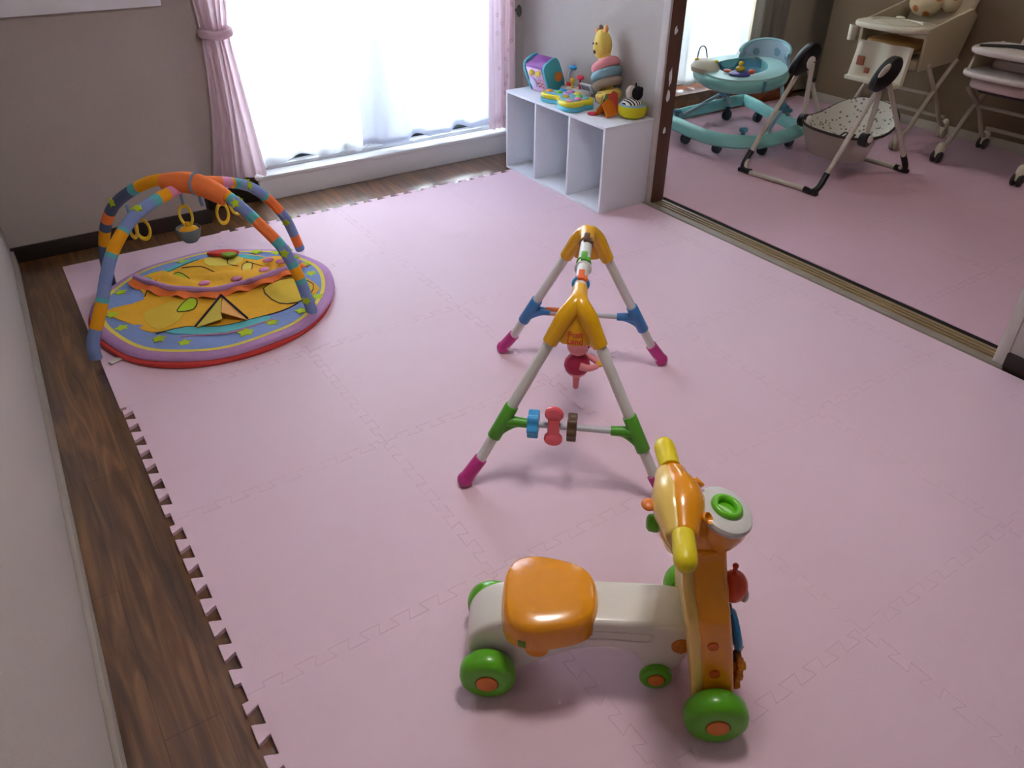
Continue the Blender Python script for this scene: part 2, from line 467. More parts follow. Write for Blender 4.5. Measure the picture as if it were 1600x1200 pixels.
def tile(x0, x1, y0, y1, kinds, m, name='foam_mat_tile'):
    """kinds: bottom,right,top,left each 'j' or 's'"""
    e = lambda a, c, k: jig(a, c) if k == 'j' else straight(a, c)
    bo = e((x0, y0), (x1, y0), kinds[0]); ri = e((x1, y0), (x1, y1), kinds[1])
    to = e((x0, y1), (x1, y1), kinds[2])[::-1]; le = (straight((x0 - .017, y0), (x0 - .017, y1)) if kinds[3] == 'b' else e((x0, y0), (x0, y1), kinds[3]))[::-1]
    poly = bo[:-1] + ri[:-1] + (to if kinds[3] == 'b' else to[:-1]) + (le if kinds[3] == 'b' else le[:-1])
    cx, cy = (x0 + x1) / 2, (y0 + y1) / 2
    t = bmesh.new(); vs = []
    last = None
    for p in poly:
        if last is None or (p - last).length > 1e-5: vs.append(t.verts.new((p.x - cx, p.y - cy, 0))); last = p
    f = t.faces.new(vs)
    if f.normal.z < 0: f.normal_flip()
    ex = bmesh.ops.extrude_face_region(t, geom=[f])
    low = [g for g in ex['geom'] if isinstance(g, bmesh.types.BMVert)]
    bmesh.ops.translate(t, vec=(0, 0, -.0115), verts=low)
    bmesh.ops.recalc_face_normals(t, faces=t.faces)
    es = [g for g in t.edges if g.verts[0].co.z > -1e-5 and g.verts[1].co.z > -1e-5]
    bmesh.ops.bevel(t, geom=es, offset=.0008, segments=1, affect='EDGES')
    B = MB(); B._merge(t)
    o = B.build(name, m); o.location = (cx, cy, 0)
    return o
ORD = ['first', 'second', 'third', 'fourth', 'fifth', 'sixth', 'seventh']
ys = [.6 - TS * k for k in range(7)]; xs = [-.605, 0, .6, 1.2, 1.8, 1.925]
for r in range(6):
    for c in range(5):
        y1, y0 = ys[r], ys[r + 1]; x0, x1 = xs[c], xs[c + 1]
        k_left = 'b' if (c == 0 and r < 2) else 'j'
        k_right = 's' if c == 4 else 'j'
        top = 's' if (r == 0 and c == 0) else 'j'
        o = tile(x0, x1, y0, y1, ('j', k_right, top if c < 4 or y1 == ys[r] else 's', k_left), PINK) if c < 4 else tile(x0, x1, y0, y1, ('s', 's', 's', 'j'), PINK)
        w = 'narrow cut strip of' if c == 4 else 'square'
        tag(o, f'{w} pink foam mat, {ORD[r]} row from window, {ORD[c]} from left wall', 'floor mat', 'pink foam mats of the play room')
fx = [2.08, 2.66, 3.26, 3.86, 4.347]; fy = [.84, .24, -.36, -.96, -1.56, -2.16]
for r in range(5):
    for c in range(4):
        o = tile(fx[c], fx[c + 1], fy[r + 1], fy[r], ('s' if r == 4 else 'j', 's' if c == 3 else 'j', 's' if r == 0 else 'j', 's' if c == 0 else 'j'), PINKB)
        tag(o, f'pink foam mat beyond doorway, {ORD[r]} row from window, {ORD[c]} from door track', 'floor mat', 'pink foam mats of the next room')

# ================================================================== CURTAINS
def drape(b, x0, x1, z0, z1, y, amp, n, taper=None, zb=None, ph=0.0, nv=24):
    nu = n * 10
    def fn(u, v):
        z = z1 + (z0 - z1) * v
        if zb: z = z1 + ((z0 + zb(u)) - z1) * v
        xa, xb = (x0, x1) if taper is None else taper(v)
        a = amp * (.75 + .4 * math.sin(3.1 * u * n + ph)) * (.7 + .5 * v)
        return (xa + (xb - xa) * u + .006 * math.sin(5 * v + u * 9), y + a * math.sin(2 * math.pi * n * u + ph + .5 * math.sin(3 * v)), z)
    b.grid(fn, nu, nv)
def sheer_panel(name, label, x0, x1, z0, z1, y, amp, n, zb, ph, grp, m=SHEER):
    b = MB(); drape(b, x0, x1, z0, z1, y, amp, n, zb=zb, ph=ph)
    o = b.build(name, m, origin=((x0 + x1) / 2, y, z0), angle=180)
    tag(o, label, 'curtain', grp)
    b = MB(); 
    def fn(u, v):
        z = (z0 + zb(u)) + .028 * v
        a = amp * (.75 + .4 * math.sin(3.1 * u * n + ph)) * 1.2
        return (x0 + (x1 - x0) * u + .006 * math.sin(5 + u * 9), y - .002 + a * math.sin(2 * math.pi * n * u + ph + .5 * math.sin(3)), z)
    b.grid(fn, n * 10, 2)
    h = b.build('hem', m, angle=180); h.parent = o; h.location = (-(x0 + x1) / 2, -y, -z0)
    return o
sheer_panel('sheer_curtain', 'white sheer curtain glowing over the left half of the big window', .31, 1.09, .128, 1.98, .996, .012, 6,
            lambda u: .032 * max(0, math.sin(u * 10.5 + 4.0)) + .02 * max(0, 1 - u * 12), .4, 'white sheer curtains of the big window')
sheer_panel('sheer_curtain', 'white sheer curtain over the right half of the big window', .94, 1.80, .14, 1.98, .953, .013, 6,
            lambda u: .022 * u + .026 * max(0, math.sin(u * 20 + .6)), 1.2, 'white sheer curtains of the big window', SHEERD)
sheer_panel('sheer_curtain', 'white sheer curtain behind the blue baby walker in the next room', 2.5, 3.86, .175, 1.98, .975, .02, 12,
            lambda u: .012 * math.sin(u * 60), .2, None, SHEERF)
# pink side curtains
ct = thing('pink_curtain', 'pink curtain gathered in a tie left of the big window', 'curtain', (.25, .89, .13))
def tapL(v):
    z = 1.98 + (.125 - 1.98) * v
    if z > .78: t = min(1, (z - .78) / .8); return (.205 - .06 * t, .325 + .12 * t)
    t = (.78 - z) / .65; return (.205 - .085 * t + .02 * math.sin(3 * t), .325 + .05 * t)
b = MB(); drape(b, 0, 0, .122, 1.98, .905, .018, 5, taper=tapL, ph=.3, nv=40)
b.build('cloth', PINKC, ct, world=True, angle=180)
b = MB(); b.tube([(.20, .905, .785), (.23, .872, .78), (.27, .868, .775), (.31, .872, .78), (.33, .905, .785), (.30, .93, .79), (.24, .93, .79)], .013, 8, True, 4, flat=1.6)
b.build('tieback', PINKC, ct, world=True)
ct = thing('pink_curtain', 'pink printed curtain right of the big window, behind the toy shelf', 'curtain', (1.79, .90, .13))
b = MB(); drape(b, 1.71, 1.875, .135, 1.98, .915, .016, 5, ph=1.0, nv=30); b.build('cloth', PINKC, ct, world=True, angle=180)
b = MB()
random.seed(11)
for k in range(16):
    z = .2 + .045 * k; x = 1.72 + .13 * random.random()
    b.tube([(x, .8945, z), (x + .008, .893, z + .008), (x + .016, .8945, z), (x + .01, .893, z - .01)], .0012, 5, True, 3)
islands(b, 'printed_motif', mat('rose_print', 'b98a92', .8, .2), ct, world=True)
hk = MB(); hk.ball((1.895, .915, .745), (.012, .02, .03)); hk.cyl((1.895, .915, .745), (1.895, .95, .745), .008)
tag(hk.build('curtain_hook', mat('dark_metal', '3a3634', .4, .5), origin=(1.895, .93, .745)), 'small dark curtain tie hook on wall beside pink curtain', 'hook')
gc = thing('gray_curtain', 'gray curtain drawn aside by the window of the next room', 'curtain', (4.0, .92, .16))
b = MB(); drape(b, 3.83, 4.17, .17, 1.98, .915, .022, 4, ph=.6, nv=20); b.build('cloth', GRAYC, gc, world=True, angle=180)

# ================================================================== CUBBY SHELF
sh = thing('cubby_shelf', 'white three-compartment cube shelf carrying toys against the partition', 'shelf', (1.795, .245, 0))
sx0, sx1, sy0, sy1, sz = 1.645, 1.94, -.168, .66, .415
t = .013
b = MB(); b.bx(sx0, sx1, sy0, sy1, sz - t, sz, .0015); b.build('top_panel', SHELF, sh, world=True)
b = MB(); b.bx(sx0, sx1, sy0 + t, sy1 - t, .0, t, .0015); b.build('bottom_panel', SHELF, sh, world=True)
for y in (sy0, sy1 - t): b = MB(); b.bx(sx0, sx1, y, y + t, .0, sz - t, .0015); b.build('side_panel', SHELF, sh, world=True)
for y in (.105, .39): b = MB(); b.bx(sx0 + .001, sx1 - .006, y - t / 2, y + t / 2, t, sz - t, .001); b.build('divider', SHELF, sh, world=True)
b = MB(); b.bx(sx1 - .006, sx1 - .001, sy0 + t, sy1 - t, t, sz - t); b.build('back_panel', SHELF, sh, world=True)

# ================================================================== PLASTICS
ORANGE = mat('orange_plastic', 'ee9a10', .22, .5, .03, 20, coat=.4)
ORANGED = mat('orange_hub_plastic', 'e07b2a', .4, .5, .03)
PALEY = mat('pale_yellow_plastic', 'efcb68', .25, .5, .03, coat=.4, sss=.1)
YELLOW = mat('yellow_grip', 'e6d117', .35, .5, .03, 30, .1, 300)
GREEN = mat('green_plastic', '5fb41d', .33, .5, .04, coat=.2)
IVORY = mat('ivory_plastic', 'e4dfd5', .28, .5, .02, coat=.4)
WPLAS = mat('white_plastic', 'd7d5d2', .35, .5, .02)
REDO = mat('red_orange_plastic', 'd5451c', .3, .5, .03, coat=.3)
BLUE = mat('blue_plastic', '2f8cc4', .3, .5, .03, coat=.2)
BLACK = mat('black_plastic', '1d1c22', .35, .5, .05)
MAGENTA = mat('magenta_plastic', 'c4338a', .4, .5, .03)
YGYM = mat('yellow_gym_plastic', 'e6ac0c', .28, .5, .03, coat=.3)
TUBEW = mat('white_tube', 'd9d9d6', .35, .5, .02)
TUBEG = mat('gray_tube', 'bfc0c8', .35, .5, .02)
GJOINT = mat('green_joint', '55a52d', .4, .5, .03)
BJOINT = mat('blue_joint', '3b7fc0', .4, .5, .03)
BROWNP = mat('brown_plastic', '5f4632', .4, .5, .05)
CORAL = mat('coral_clear_plastic', 'f2606a', .2, .5, .03, coat=.3)
SKIN = mat('pink_doll_vinyl', 'e48f97', .45, .4, .03, sss=.1)
CRIMSON = mat('crimson_vinyl', 'b2264f', .5, .4, .03)
SKYB = mat('sky_blue_plastic', '3aa0dc', .3, .5, .03)

# ================================================================== RIDE-ON GIRAFFE
TH = R(-36.3)
ro = thing('ride_on_toy', 'orange and ivory giraffe ride-on toy with green wheels in the foreground', 'ride-on toy', (-.1305, -1.99, 0), TH)
XZ = lambda y=0: frame((0, y, 0), (1, 0, 0), (0, 0, 1))      # local x->x, y->z, extrude -> -y
# ivory body
prof = [(-.045, .072), (-.047, .098), (-.036, .128), (-.012, .156), (.03, .176), (.10, .185), (.20, .187), (.30, .187), (.36, .184), (.40, .172),
        (.412, .145), (.405, .10), (.392, .058), (.372, .036), (.34, .033), (.322, .045), (.308, .075), (.285, .097), (.25, .107), (.20, .103), (.15, .085), (.10, .052), (.06, .028), (.03, .03), (-.02, .05)]
prof = [(p.x, p.y) for p in catmull([(a, c, 0) for a, c in prof], 3, True)]
b = MB(); b.prism(prof, XZ(), .112, .011, 3); b.build('body', IVORY, ro)
b = MB()
for s in (-1, 1):
    b.tube([(.10, s * .0563, .118), (.16, s * .0563, .133), (.24, s * .0563, .138), (.315, s * .0563, .134), (.325, s * .0563, .15), (.31, s * .0563, .158), (.2, s * .0563, .16), (.11, s * .0563, .152)], .0022, 6, True, 5)
islands(b, 'side_groove_rim', IVORY, ro)
# seat
st = [(.030, 0), (.034, .05), (.052, .081), (.09, .093), (.14, .086), (.183, .070), (.206, .044), (.213, 0), (.206, -.044), (.183, -.070), (.14, -.086), (.09, -.093), (.052, -.081), (.034, -.05)]
st = [(p.x, p.y) for p in catmull([(a, c, 0) for a, c in st], 4, True)]
cxs = sum(p[0] for p in st) / len(st)
def srow(k, z, dz=0):
    return [(cxs + (x - cxs) * k, y * k, z + dz * (x - cxs)) for x, y in st]
b = MB(); b.loft([srow(1.07, .152), srow(1.07, .168), srow(1.06, .186), srow(1.035, .199), srow(.99, .208), srow(.93, .212), srow(.5, .213), srow(.05, .213)])
b.build('seat', ORANGE, ro, angle=50)
b = MB()
for s in (-1, 1): b.cyl((.098, s * .05, .124), (.098, s * .078, .124), .024, seg=28, bev=.003)
islands(b, 'seat_latch', ORANGE, ro)
b = MB(); b.box((.068, -.0965, .166), (.016, .003, .016), .001, rot=Matrix.Rotation(R(-10), 4, 'X') @ Matrix.Rotation(R(-12), 4, 'Z')); b.build('green_mark', mat('mark_green', '6d9a30', .5), ro)
for s in (-1, 1):
    b = MB(); b.cyl((.386, s * .054, .128), (.386, s * .0605, .128), .020, seg=28, bev=.002); b.box((.386, s * .062, .128), (.006, .004, .034), .0015)
    b.build('pivot_cap', mat('amber_plastic', 'c9790f', .35, .5), ro)
def wheel(x, y, r, w, hub=.022, name='wheel'):
    s = 1 if y > 0 else -1
    h = w / 2
    pr = [(0, -h), (r * .62, -h), (r * .85, -h * .9), (r * .97, -h * .55), (r, -h * .1), (r * .99, h * .35), (r * .93, h * .72), (r * .8, h * .94), (r * .6, h), (hub + .002, h), (hub + .001, h - .003), (0, h - .003)]
    b = MB(); b.lathe(pr, (x, y, r), (0, s, 0), 40); o = b.build(name, GREEN, ro)
    b = MB(); b.cyl((0, 0, 0), (0, s * .0045, 0), hub, seg=28, bev=.0012)
    hb = b.build('hub_cap', ORANGED, o); hb.location = (x, y + s * (h - .002), r)
for s in (-1, 1):
    wheel(0, s * .089, .0575, .05)
    wheel(.446, s * .163, .0625, .052)
    wheel(.345, s * .062, .034, .02, .017)
# column: bell shaped front leg unit, two half shells
def xc(z):
    pts = [(.0, .452), (.06, .446), (.15, .433), (.22, .421), (.30, .405), (.385, .396), (.60, .39)]
    for (z0, a), (z1, c) in zip(pts, pts[1:]):
        if z <= z1: return a + (c - a) * (z - z0) / (z1 - z0)
    return .39
half = [(.0, .388), (.030, .388), (.045, .384), (.048, .37), (.055, .342), (.070, .316), (.092, .294), (.106, .268), (.112, .235), (.118, .18), (.127, .12), (.136, .07), (.137, .048), (.128, .038), (.112, .038), (.103, .05), (.094, .085), (.078, .115), (.05, .135), (.0, .142)]
hs = [(p.x, p.y) for p in catmull([(a, c, 0) for a, c in half], 3)]
outl = [(y, z) for y, z in hs] + [(-y, z) for y, z in hs[::-1] if y > .001]
def shell(x0, x1, name, m):
    t = MB(); t.prism(outl, frame((0, 0, 0), (0, 1, 0), (0, 0, 1)), x1 - x0, .010, 3)   # extrude along +x
    for v in t.bm.verts: v.co.x += (x0 + x1) / 2 + xc(v.co.z)
    return t.build(name, m, ro)
shell(-.041, -.015, 'column_back_shell', PALEY)
shell(-.022, .042, 'column_front_shell', ORANGE)
b = MB()
for s in (-1, 1):
    for z, y in ((.208, .1150), (.138, .1255)):
        b.cyl((xc(z) + .004, s * (y - .006), z), (xc(z) + .004, s * (y + .0025), z), .0105, seg=20, bev=.001)
islands(b, 'giraffe_spot', mat('deep_orange', 'cf5a12', .35, .5), ro)
# neck collar + head
b = MB(); b.torus((.396, 0, .386), .044, .006, (0, 0, 1), 32, 10, sx=1.0, sy=1.12); b.build('collar', ORANGE, ro)
def rr(cx, z, hx, hy, e=2.6, n=28, tilt=0):
    pts = []
    for k in range(n):
        a = 2 * math.pi * k / n; c = math.cos(a); s_ = math.sin(a)
        px = math.copysign(abs(c) ** (2 / e), c) * hx; py = math.copysign(abs(s_) ** (2 / e), s_) * hy
        pts.append((cx + px, py, z + tilt * px))
    return pts
def sec(y, cx, cz, rx, rz, n=28): return [(cx + rx * math.cos(2 * math.pi * k / n), y, cz + rz * math.sin(2 * math.pi * k / n)) for k in range(n)]
HY = [(-.091, .012, .012), (-.089, .021, .021), (-.080, .0245, .0245), (-.066, .0265, .028), (-.048, .0315, .036), (-.025, .038, .043), (0, .040, .045)]
HY = HY + [(-y, a, c) for y, a, c in HY[-2::-1]]
b = MB(); b.loft([sec(y, .350 - .006 * abs(y) / .09, .462, a * 1.05, c) for y, a, c in HY])
b.loft([rr(.396, .385, .038, .047), rr(.390, .40, .036, .050), rr(.380, .43, .030, .048), rr(.368, .465, .020, .040)]); b.build('head_front_shell', ORANGE, ro, angle=60)
b = MB(); b.loft([sec(y * (.99 if abs(y) < .085 else .975), .332, .459, a * .86, c * .97) for y, a, c in HY])
b.loft([rr(.352, .36, .012, .035), rr(.347, .375, .022, .046), rr(.338, .41, .028, .052), rr(.335, .45, .024, .046)]); b.build('head_back_shell', PALEY, ro, angle=60)
for s in (-1, 1):
    b = MB(); b.lathe([(0, 0), (.0195, 0), (.020, .02), (.0205, .05), (.0195, .064), (.015, .075), (.008, .080), (0, .0815)], (.340, s * .088, .469), (-.07, s, .02), 26)
    b.build('handle_grip', YELLOW, ro)
    b = MB(); b.lathe([(0, 0), (.006, -.002), (.0095, -.001), (.0115, .0045), (.0105, .008), (.009, .006), (.006, .002), (0, .0015)], (.385, s * .046, .468), (.6, s * .35, .65), 22); b.build('ear', ORANGE, ro)
b = MB(); b.ball((.396, .058, .456), .0048, 14); b.build('eye', BLACK, ro)
# muzzle with white face plate and green ring
Mz = Matrix.Translation((.431, 0, .447)) @ Matrix.Rotation(R(12), 4, 'Y')
b = MB(); b.lathe([(0, -.098), (.018, -.094), (.036, -.078), (.050, -.052), (.057, -.028), (.0585, -.008)], M=Mz, seg=36, sx=.86, sy=1.04); b.build('muzzle', ORANGE, ro)
b = MB(); b.lathe([(.0585, -.010), (.0605, -.003), (.058, .003), (.052, .006), (.035, .007), (.021, .0072), (.020, .001), (0, 0)], M=Mz, seg=36, sx=.86, sy=1.04); b.build('face_plate', WPLAS, ro)
Mr = Mz @ Matrix.Translation((.0, 0, .009))
b = MB(); b.torus((0, 0, 0), .0245, .0072, seg=36, s2=12, M=Mr, sx=.95); b.lathe([(.0225, .003), (.019, .002), (.0175, -.0045), (0, -.0055)], M=Mr, seg=30); b.build('ring_socket', mat('lime_ring', '66c020', .3, .5, coat=.3), ro)
# back knobs
b = MB(); b.lathe([(0, 0), (.017, 0), (.018, .012), (.016, .022), (.011, .026), (0, .027)], (.318, -.004, .412), (-1, 0, .05), 26); b.build('green_knob', GREEN, ro)
b = MB(); b.cyl((.314, .0, .449), (.298, .0, .452), .006); b.ball((.292, 0, .4545), (.014, .016, .007)); b.build('orange_button', ORANGED, ro)
# toys on the front face
b = MB(); b.lathe([(0, 0), (.040, 0), (.041, .004), (.034, .008), (0, .009)], (.447, -.028, .275), (1, 0, .12), 30); b.build('toy_base', PALEY, ro)
b = MB(); b.ball((.470, -.028, .278), (.026, .030, .034)); b.cyl((.466, -.028, .306), (.466, -.024, .326), .0045); b.ball((.466, -.023, .328), .006); b.build('ladybird', REDO, ro)
b = MB(); b.ball((.491, -.036, .264), (.008, .013, .017)); b.build('ladybird_face', WPLAS, ro)
b = MB(); b.torus((.487, -.045, .172), .033, .0085, (1, 0, .25), 32, 10); b.cyl((.462, -.045, .172), (.489, -.045, .176), .030, seg=30); b.build('blue_dial', BLUE, ro)
b = MB(); b.cyl((.456, -.035, .222), (.472, -.035, .222), .012); b.build('axle_cap', mat('gray_plastic', '8c8780', .5), ro)
b = MB()
gp = []
for k in range(32):
    rr_ = .026 if (k // 2) % 2 == 0 else .020
    a = 2 * math.pi * k / 32; gp.append((rr_ * math.cos(a), rr_ * math.sin(a)))
for y, z in ((-.088, .118), (-.088, .085)):
    b = MB(); b.prism(gp, frame((.494, y, z), (0, 1, 0), (0, 0, 1)), .012, .002); b.cyl((.475, y, z), (.508, y, z), .009, bev=.002)
    b.build('gear', mat('amber_gear', 'd88a12', .35, .5), ro)
b = MB(); b.cyl((.478, -.088, .118), (.50, -.06, .145), .007); b.build('gear_axle', BROWNP, ro)
# front axle under the column
b = MB(); b.cyl((.446, -.15, .0625), (.446, .15, .0625), .009); b.cyl((0, -.08, .0575), (0, .08, .0575), .008); b.build('axle', mat('axle_gray', '7a766f', .5), ro)

# ================================================================== A-FRAME GYM
G0 = (.5375, -1.411, 0); GT = math.atan2(.522, .463)
gy = thing('activity_gym', 'white tube A-frame baby gym with yellow joints standing mid-floor', 'baby gym', G0, GT)
def gp_(sx, sy, t):                      # point on a leg, t 0 foot .. 1 apex
    return Vector((sx * (.349 - .115 * t), sy * (.273 - .257 * t), .515 * t))
for sx in (-1, 1):
    J = GJOINT if sx < 0 else BJOINT
    for sy in (-1, 1):
        b = MB(); b.cyl(gp_(sx, sy, .05), gp_(sx, sy, .95), .0142, seg=24); b.build('leg', TUBEW, gy)
        b = MB(); f0 = gp_(sx, sy, .0) + Vector((0, 0, .019)); f1 = gp_(sx, sy, .16)
        b.tube([f0, f0.lerp(f1, .35), f0.lerp(f1, .7), f1], lambda u: .0195 - .001 * u, 20); b.ball(f0, .022, 20); b.ball(f0 - Vector((0, 0, .014)), (.012, .012, .006), 14); b.build('foot_boot', MAGENTA, gy)
        b = MB(); a0, a1 = gp_(sx, sy, .29), gp_(sx, sy, .47); b.cyl(a0, a1, .0185, seg=24, bev=.0015)
        c0 = gp_(sx, sy, .385); brk = [c0, c0 + Vector((0, -sy * .03, -.0)), c0 + Vector((0, -sy * .065, -.002))]
        b.tube(brk, lambda u: .0165 - .004 * u, 18)
        q0 = gp_(sx, sy, .30)
        b.tube([q0, q0.lerp(c0, .45) + Vector((0, -sy * .012, 0)), c0 + Vector((0, -sy * .03, -.008)), c0 + Vector((0, -sy * .06, -.004))], lambda u: .013 - .004 * u, 14, smooth=3)
        b.build('leg_joint', J, gy)
    c = gp_(sx, 1, .385)
    b = MB(); b.cyl((c.x, .12, c.z - .002), (c.x, -.12, c.z - .002), .0085, seg=18); b.build('crossbar', TUBEG, gy)
    # yellow apex joint
    b = MB(); top = Vector((sx * .234, 0, .515))
    for sy in (-1, 1):
        e = gp_(sx, sy, .815); m_ = gp_(sx, sy, .89)
        path = [e, m_, gp_(sx, sy, .95), Vector((sx * .222, sy * .006, .517)), Vector((sx * .185, 0, .519)), Vector((sx * .145, 0, .519))]
        b.tube(path, lambda u: .0195 + .0035 * math.sin(math.pi * u), 22, smooth=5)
    w0 = gp_(sx, 1, .845); w1 = gp_(sx, 1, .97)
    poly = [(w1.y, w1.z), (w0.y - .004, w0.z + .004), (w0.y * .6, w0.z - .014), (0, w0.z - .019), (-w0.y * .6, w0.z - .014), (-w0.y + .004, w0.z + .004), (-w1.y, w1.z)]
    up = (w1 - Vector((w0.x, w1.y, w0.z)))
    # tilted plate in the leg plane
    ax = Vector((-sx * .115, 0, .515)).normalized()
    base = Vector((sx * .349, 0, 0))
    pl = [(y, (z) / ax.z) for y, z in poly]
    b.prism(pl, frame(base, (0, 1, 0), ax), .014, .003)
    b.build('apex_joint', YGYM, gy)
    # lettering on the plate
    for txt, zz in (('Petit', .4395), ('Land', .4225)):
        cu = bpy.data.curves.new('lettering', 'FONT'); cu.body = txt; cu.size = .021; cu.align_x = 'CENTER'; cu.extrude = .0006; cu.offset = .0006
        tmp = bpy.data.objects.new('tmp', cu); COL.objects.link(tmp)
        dg = bpy.context.evaluated_depsgraph_get(); me = bpy.data.meshes.new_from_object(tmp.evaluated_get(dg)); bpy.data.objects.remove(tmp)
        me.materials.clear(); me.materials.append(mat('rose_lettering', 'd2532e', .5))
        lo = bpy.data.objects.new('lettering', me); COL.objects.link(lo); lo.parent = gy
        xl = Vector((0, 1, 0)) if sx > 0 else Vector((0, -1, 0))
        P0 = base + ax * (zz / ax.z)
        Mf = frame(P0, xl, ax); Mf.translation = P0 + (xl.cross(ax)).normalized() * .0078
        lo.matrix_local = Mf
b = MB(); b.cyl((-.2, 0, .519), (.2, 0, .519), .0168, seg=26); b.build('top_bar', TUBEW, gy)
def clip(x, m, name):
    b = MB(); b.torus((x, 0, .519), .0185, .0022, (1, 0, 0), 26, 8)
    b.box((x, 0, .5395), (.050, .017, .010), .003); b.box((x - .012, -.010, .535), (.022, .014, .010), .002)
    b.build(name, m, gy)
clip(-.105, mat('orange_clip', 'ee6a25', .4), 'clip'); clip(.008, GJOINT, 'clip'); clip(.135, BROWNP, 'clip')
b = MB(); b.torus((-.118, 0, .519), .0200, .004, (1, 0, 0), 26, 8, sx=1); b.build('band', SKYB, gy)
b = MB(); b.torus((-.02, 0, .516), .0205, .003, (1, 0, 0), 26, 8, sx=1); b.build('band', WPLAS, gy)
# rattles on the near crossbar
cz = gp_(-1, 1, .385).z - .002; cxn = gp_(-1, 1, .385).x
def flower(b, y, w, r, m=6):
    n = 48; p = [((r * (1 + .13 * math.cos(m * 2 * math.pi * k / n))) * math.cos(2 * math.pi * k / n), (r * (1 + .13 * math.cos(m * 2 * math.pi * k / n))) * math.sin(2 * math.pi * k / n)) for k in range(n)]
    b.prism(p, frame((cxn, y, cz), (1, 0, 0), (0, 0, 1)), w, .003)
b = MB(); flower(b, .094, .029, .034); b.build('rattle_block', SKYB, gy)
b = MB(); flower(b, -.008, .025, .034); b.build('rattle_block', BROWNP, gy)
b = MB()
for s in (-1, 1): b.lathe([(0, -.007), (.020, -.007), (.0245, -.003), (.0245, .003), (.020, .007), (.016, .0055), (0, .005)], (cxn - .004, .040, cz + s * .040), (-1, 0, -.1), 30)
b.box((cxn - .002, .040, cz), (.022, .032, .052), .007)
b.build('spinner', CORAL, gy)
# orange sleeve on the far crossbar
b = MB(); fx_ = gp_(1, 1, .385)
b.cyl((fx_.x, .125, fx_.z - .008), (fx_.x, .075, fx_.z - .008), .0075, bev=.001); b.cyl((fx_.x, .125, fx_.z + .007), (fx_.x, .075, fx_.z + .007), .0075, bev=.001)
islands(b, 'sleeve', mat('orange_sleeve', 'e2702a', .4), gy)
# pendants
cG, sG = math.cos(GT), math.sin(GT)
def gw(x, y, z): return (G0[0] + cG * x - sG * y, G0[1] + sG * x + cG * y, z)
dl = thing('hanging_doll', 'pink doll in a crimson dress hanging under the gym bar', 'hanging toy', gw(.0, 0, .12), GT)
b = MB(); b.ball((0, 0, .143), (.032, .033, .032), 26); b.build('head', SKIN, dl)
b = MB(); b.tube([(0, 0, .178), (0, 0, .30), (0, 0, .376)], .0028, 8); b.build('cord', mat('pink_cord', 'd9a6ad', .7), dl)
b = MB(); b.lathe([(0, .054), (.022, .054), (.034, .060), (.039, .074), (.036, .090), (.027, .104), (.016, .114), (0, .116)], (0, 0, 0), (0, 0, 1), 28); b.build('dress', CRIMSON, dl)
b = MB(); b.lathe([(0, .038), (.018, .041), (.028, .050), (.033, .060), (0, .062)], (0, 0, 0), (0, 0, 1), 26); b.tube([(0, .0, .045), (0, .0, .02), (0, 0, -.001)], lambda u: .012 - .003 * u, 16); b.ball((0, 0, -.001), .0092, 14); b.build('lower_body', SKIN, dl)
for s in (-1, 1):
    b = MB(); b.tube([(s * .030, -.010, .090), (s * .031, -.036, .086), (s * .014, -.056, .083)], lambda u: .0115 - .003 * u, 12, smooth=3); b.ball((s * .014, -.056, .083), .0086, 12); b.build('arm', SKIN, dl)
b = MB(); b.ball((0, -.066, .084), (.013, .012, .008)); b.build('held_star', YGYM, dl)
b = MB(); b.ball((-.013, -.0305, .146), (.0025, .002, .004)); b.ball((.013, -.0305, .146), (.0025, .002, .004)); islands(b, 'eye', BLACK, dl)
pd = thing('hanging_rattle', 'yellow round rattle hanging behind the front legs of the gym', 'hanging toy', gw(.09, -.018, .2), GT)
b = MB(); b.ball((0, -.008, .052), (.034, .038, .046), 26); b.build('body', YGYM, pd)
b = MB(); b.ball((0, -.002, .100), (.008, .008, .012)); b.tube([(0, 0, .10), (0, .014, .296)], .0025, 8); b.build('cord', mat('yellow_cord', 'd9b93a', .7), pd)
b = MB(); b.lathe([(0, 0), (.012, .002), (.016, .012), (.01, .022), (0, .024)], (-.028, -.03, .05), (-1, -.6, 0), 18); b.build('snout', mat('peach_plastic', 'e6b48a', .4), pd)

# ================================================================== BABY GYM ROUND MAT
PERI = mat('periwinkle_fabric', '7f93c4', .9, .15, .08, 40, .3, 300)
LIMEF = mat('lime_fabric', 'aec52c', .9, .15, .06)
TEALF = mat('teal_fabric', '5fb2b5', .9, .15, .06)
ORF = mat('orange_fabric', 'ef7f45', .9, .15, .06, 40, .3, 200)
YELF = mat('golden_fabric', 'e0a72e', .9, .15, .10, 18, .5, 60)
LYELF = mat('light_yellow_fabric', 'dcc557', .9, .15, .06)
PURF = mat('mauve_fabric', 'b58ab8', .9, .15, .06, 40, .4, 80)
REDF = mat('red_fabric', 'cf4a45', .9, .15, .06)
PINKF = mat('pink_fabric', 'd98fb3', .9, .15, .06)
PEACH = mat('peach_fabric', 'e3a45c', .9, .15, .06)
INK = mat('dark_stitching', '3c3a4a', .9, .1, .05)
AMB = mat('amber_fabric', 'e8a021', .9, .15, .06, 40, .3, 200)
GC = Vector((-.165, -.075, 0))
pm = thing('play_mat', 'round yellow and blue padded baby play mat with two crossing arches', 'play mat', GC)
def wob(a): return 1 + .012 * math.sin(3 * a + 1) + .008 * math.sin(5 * a + .4)
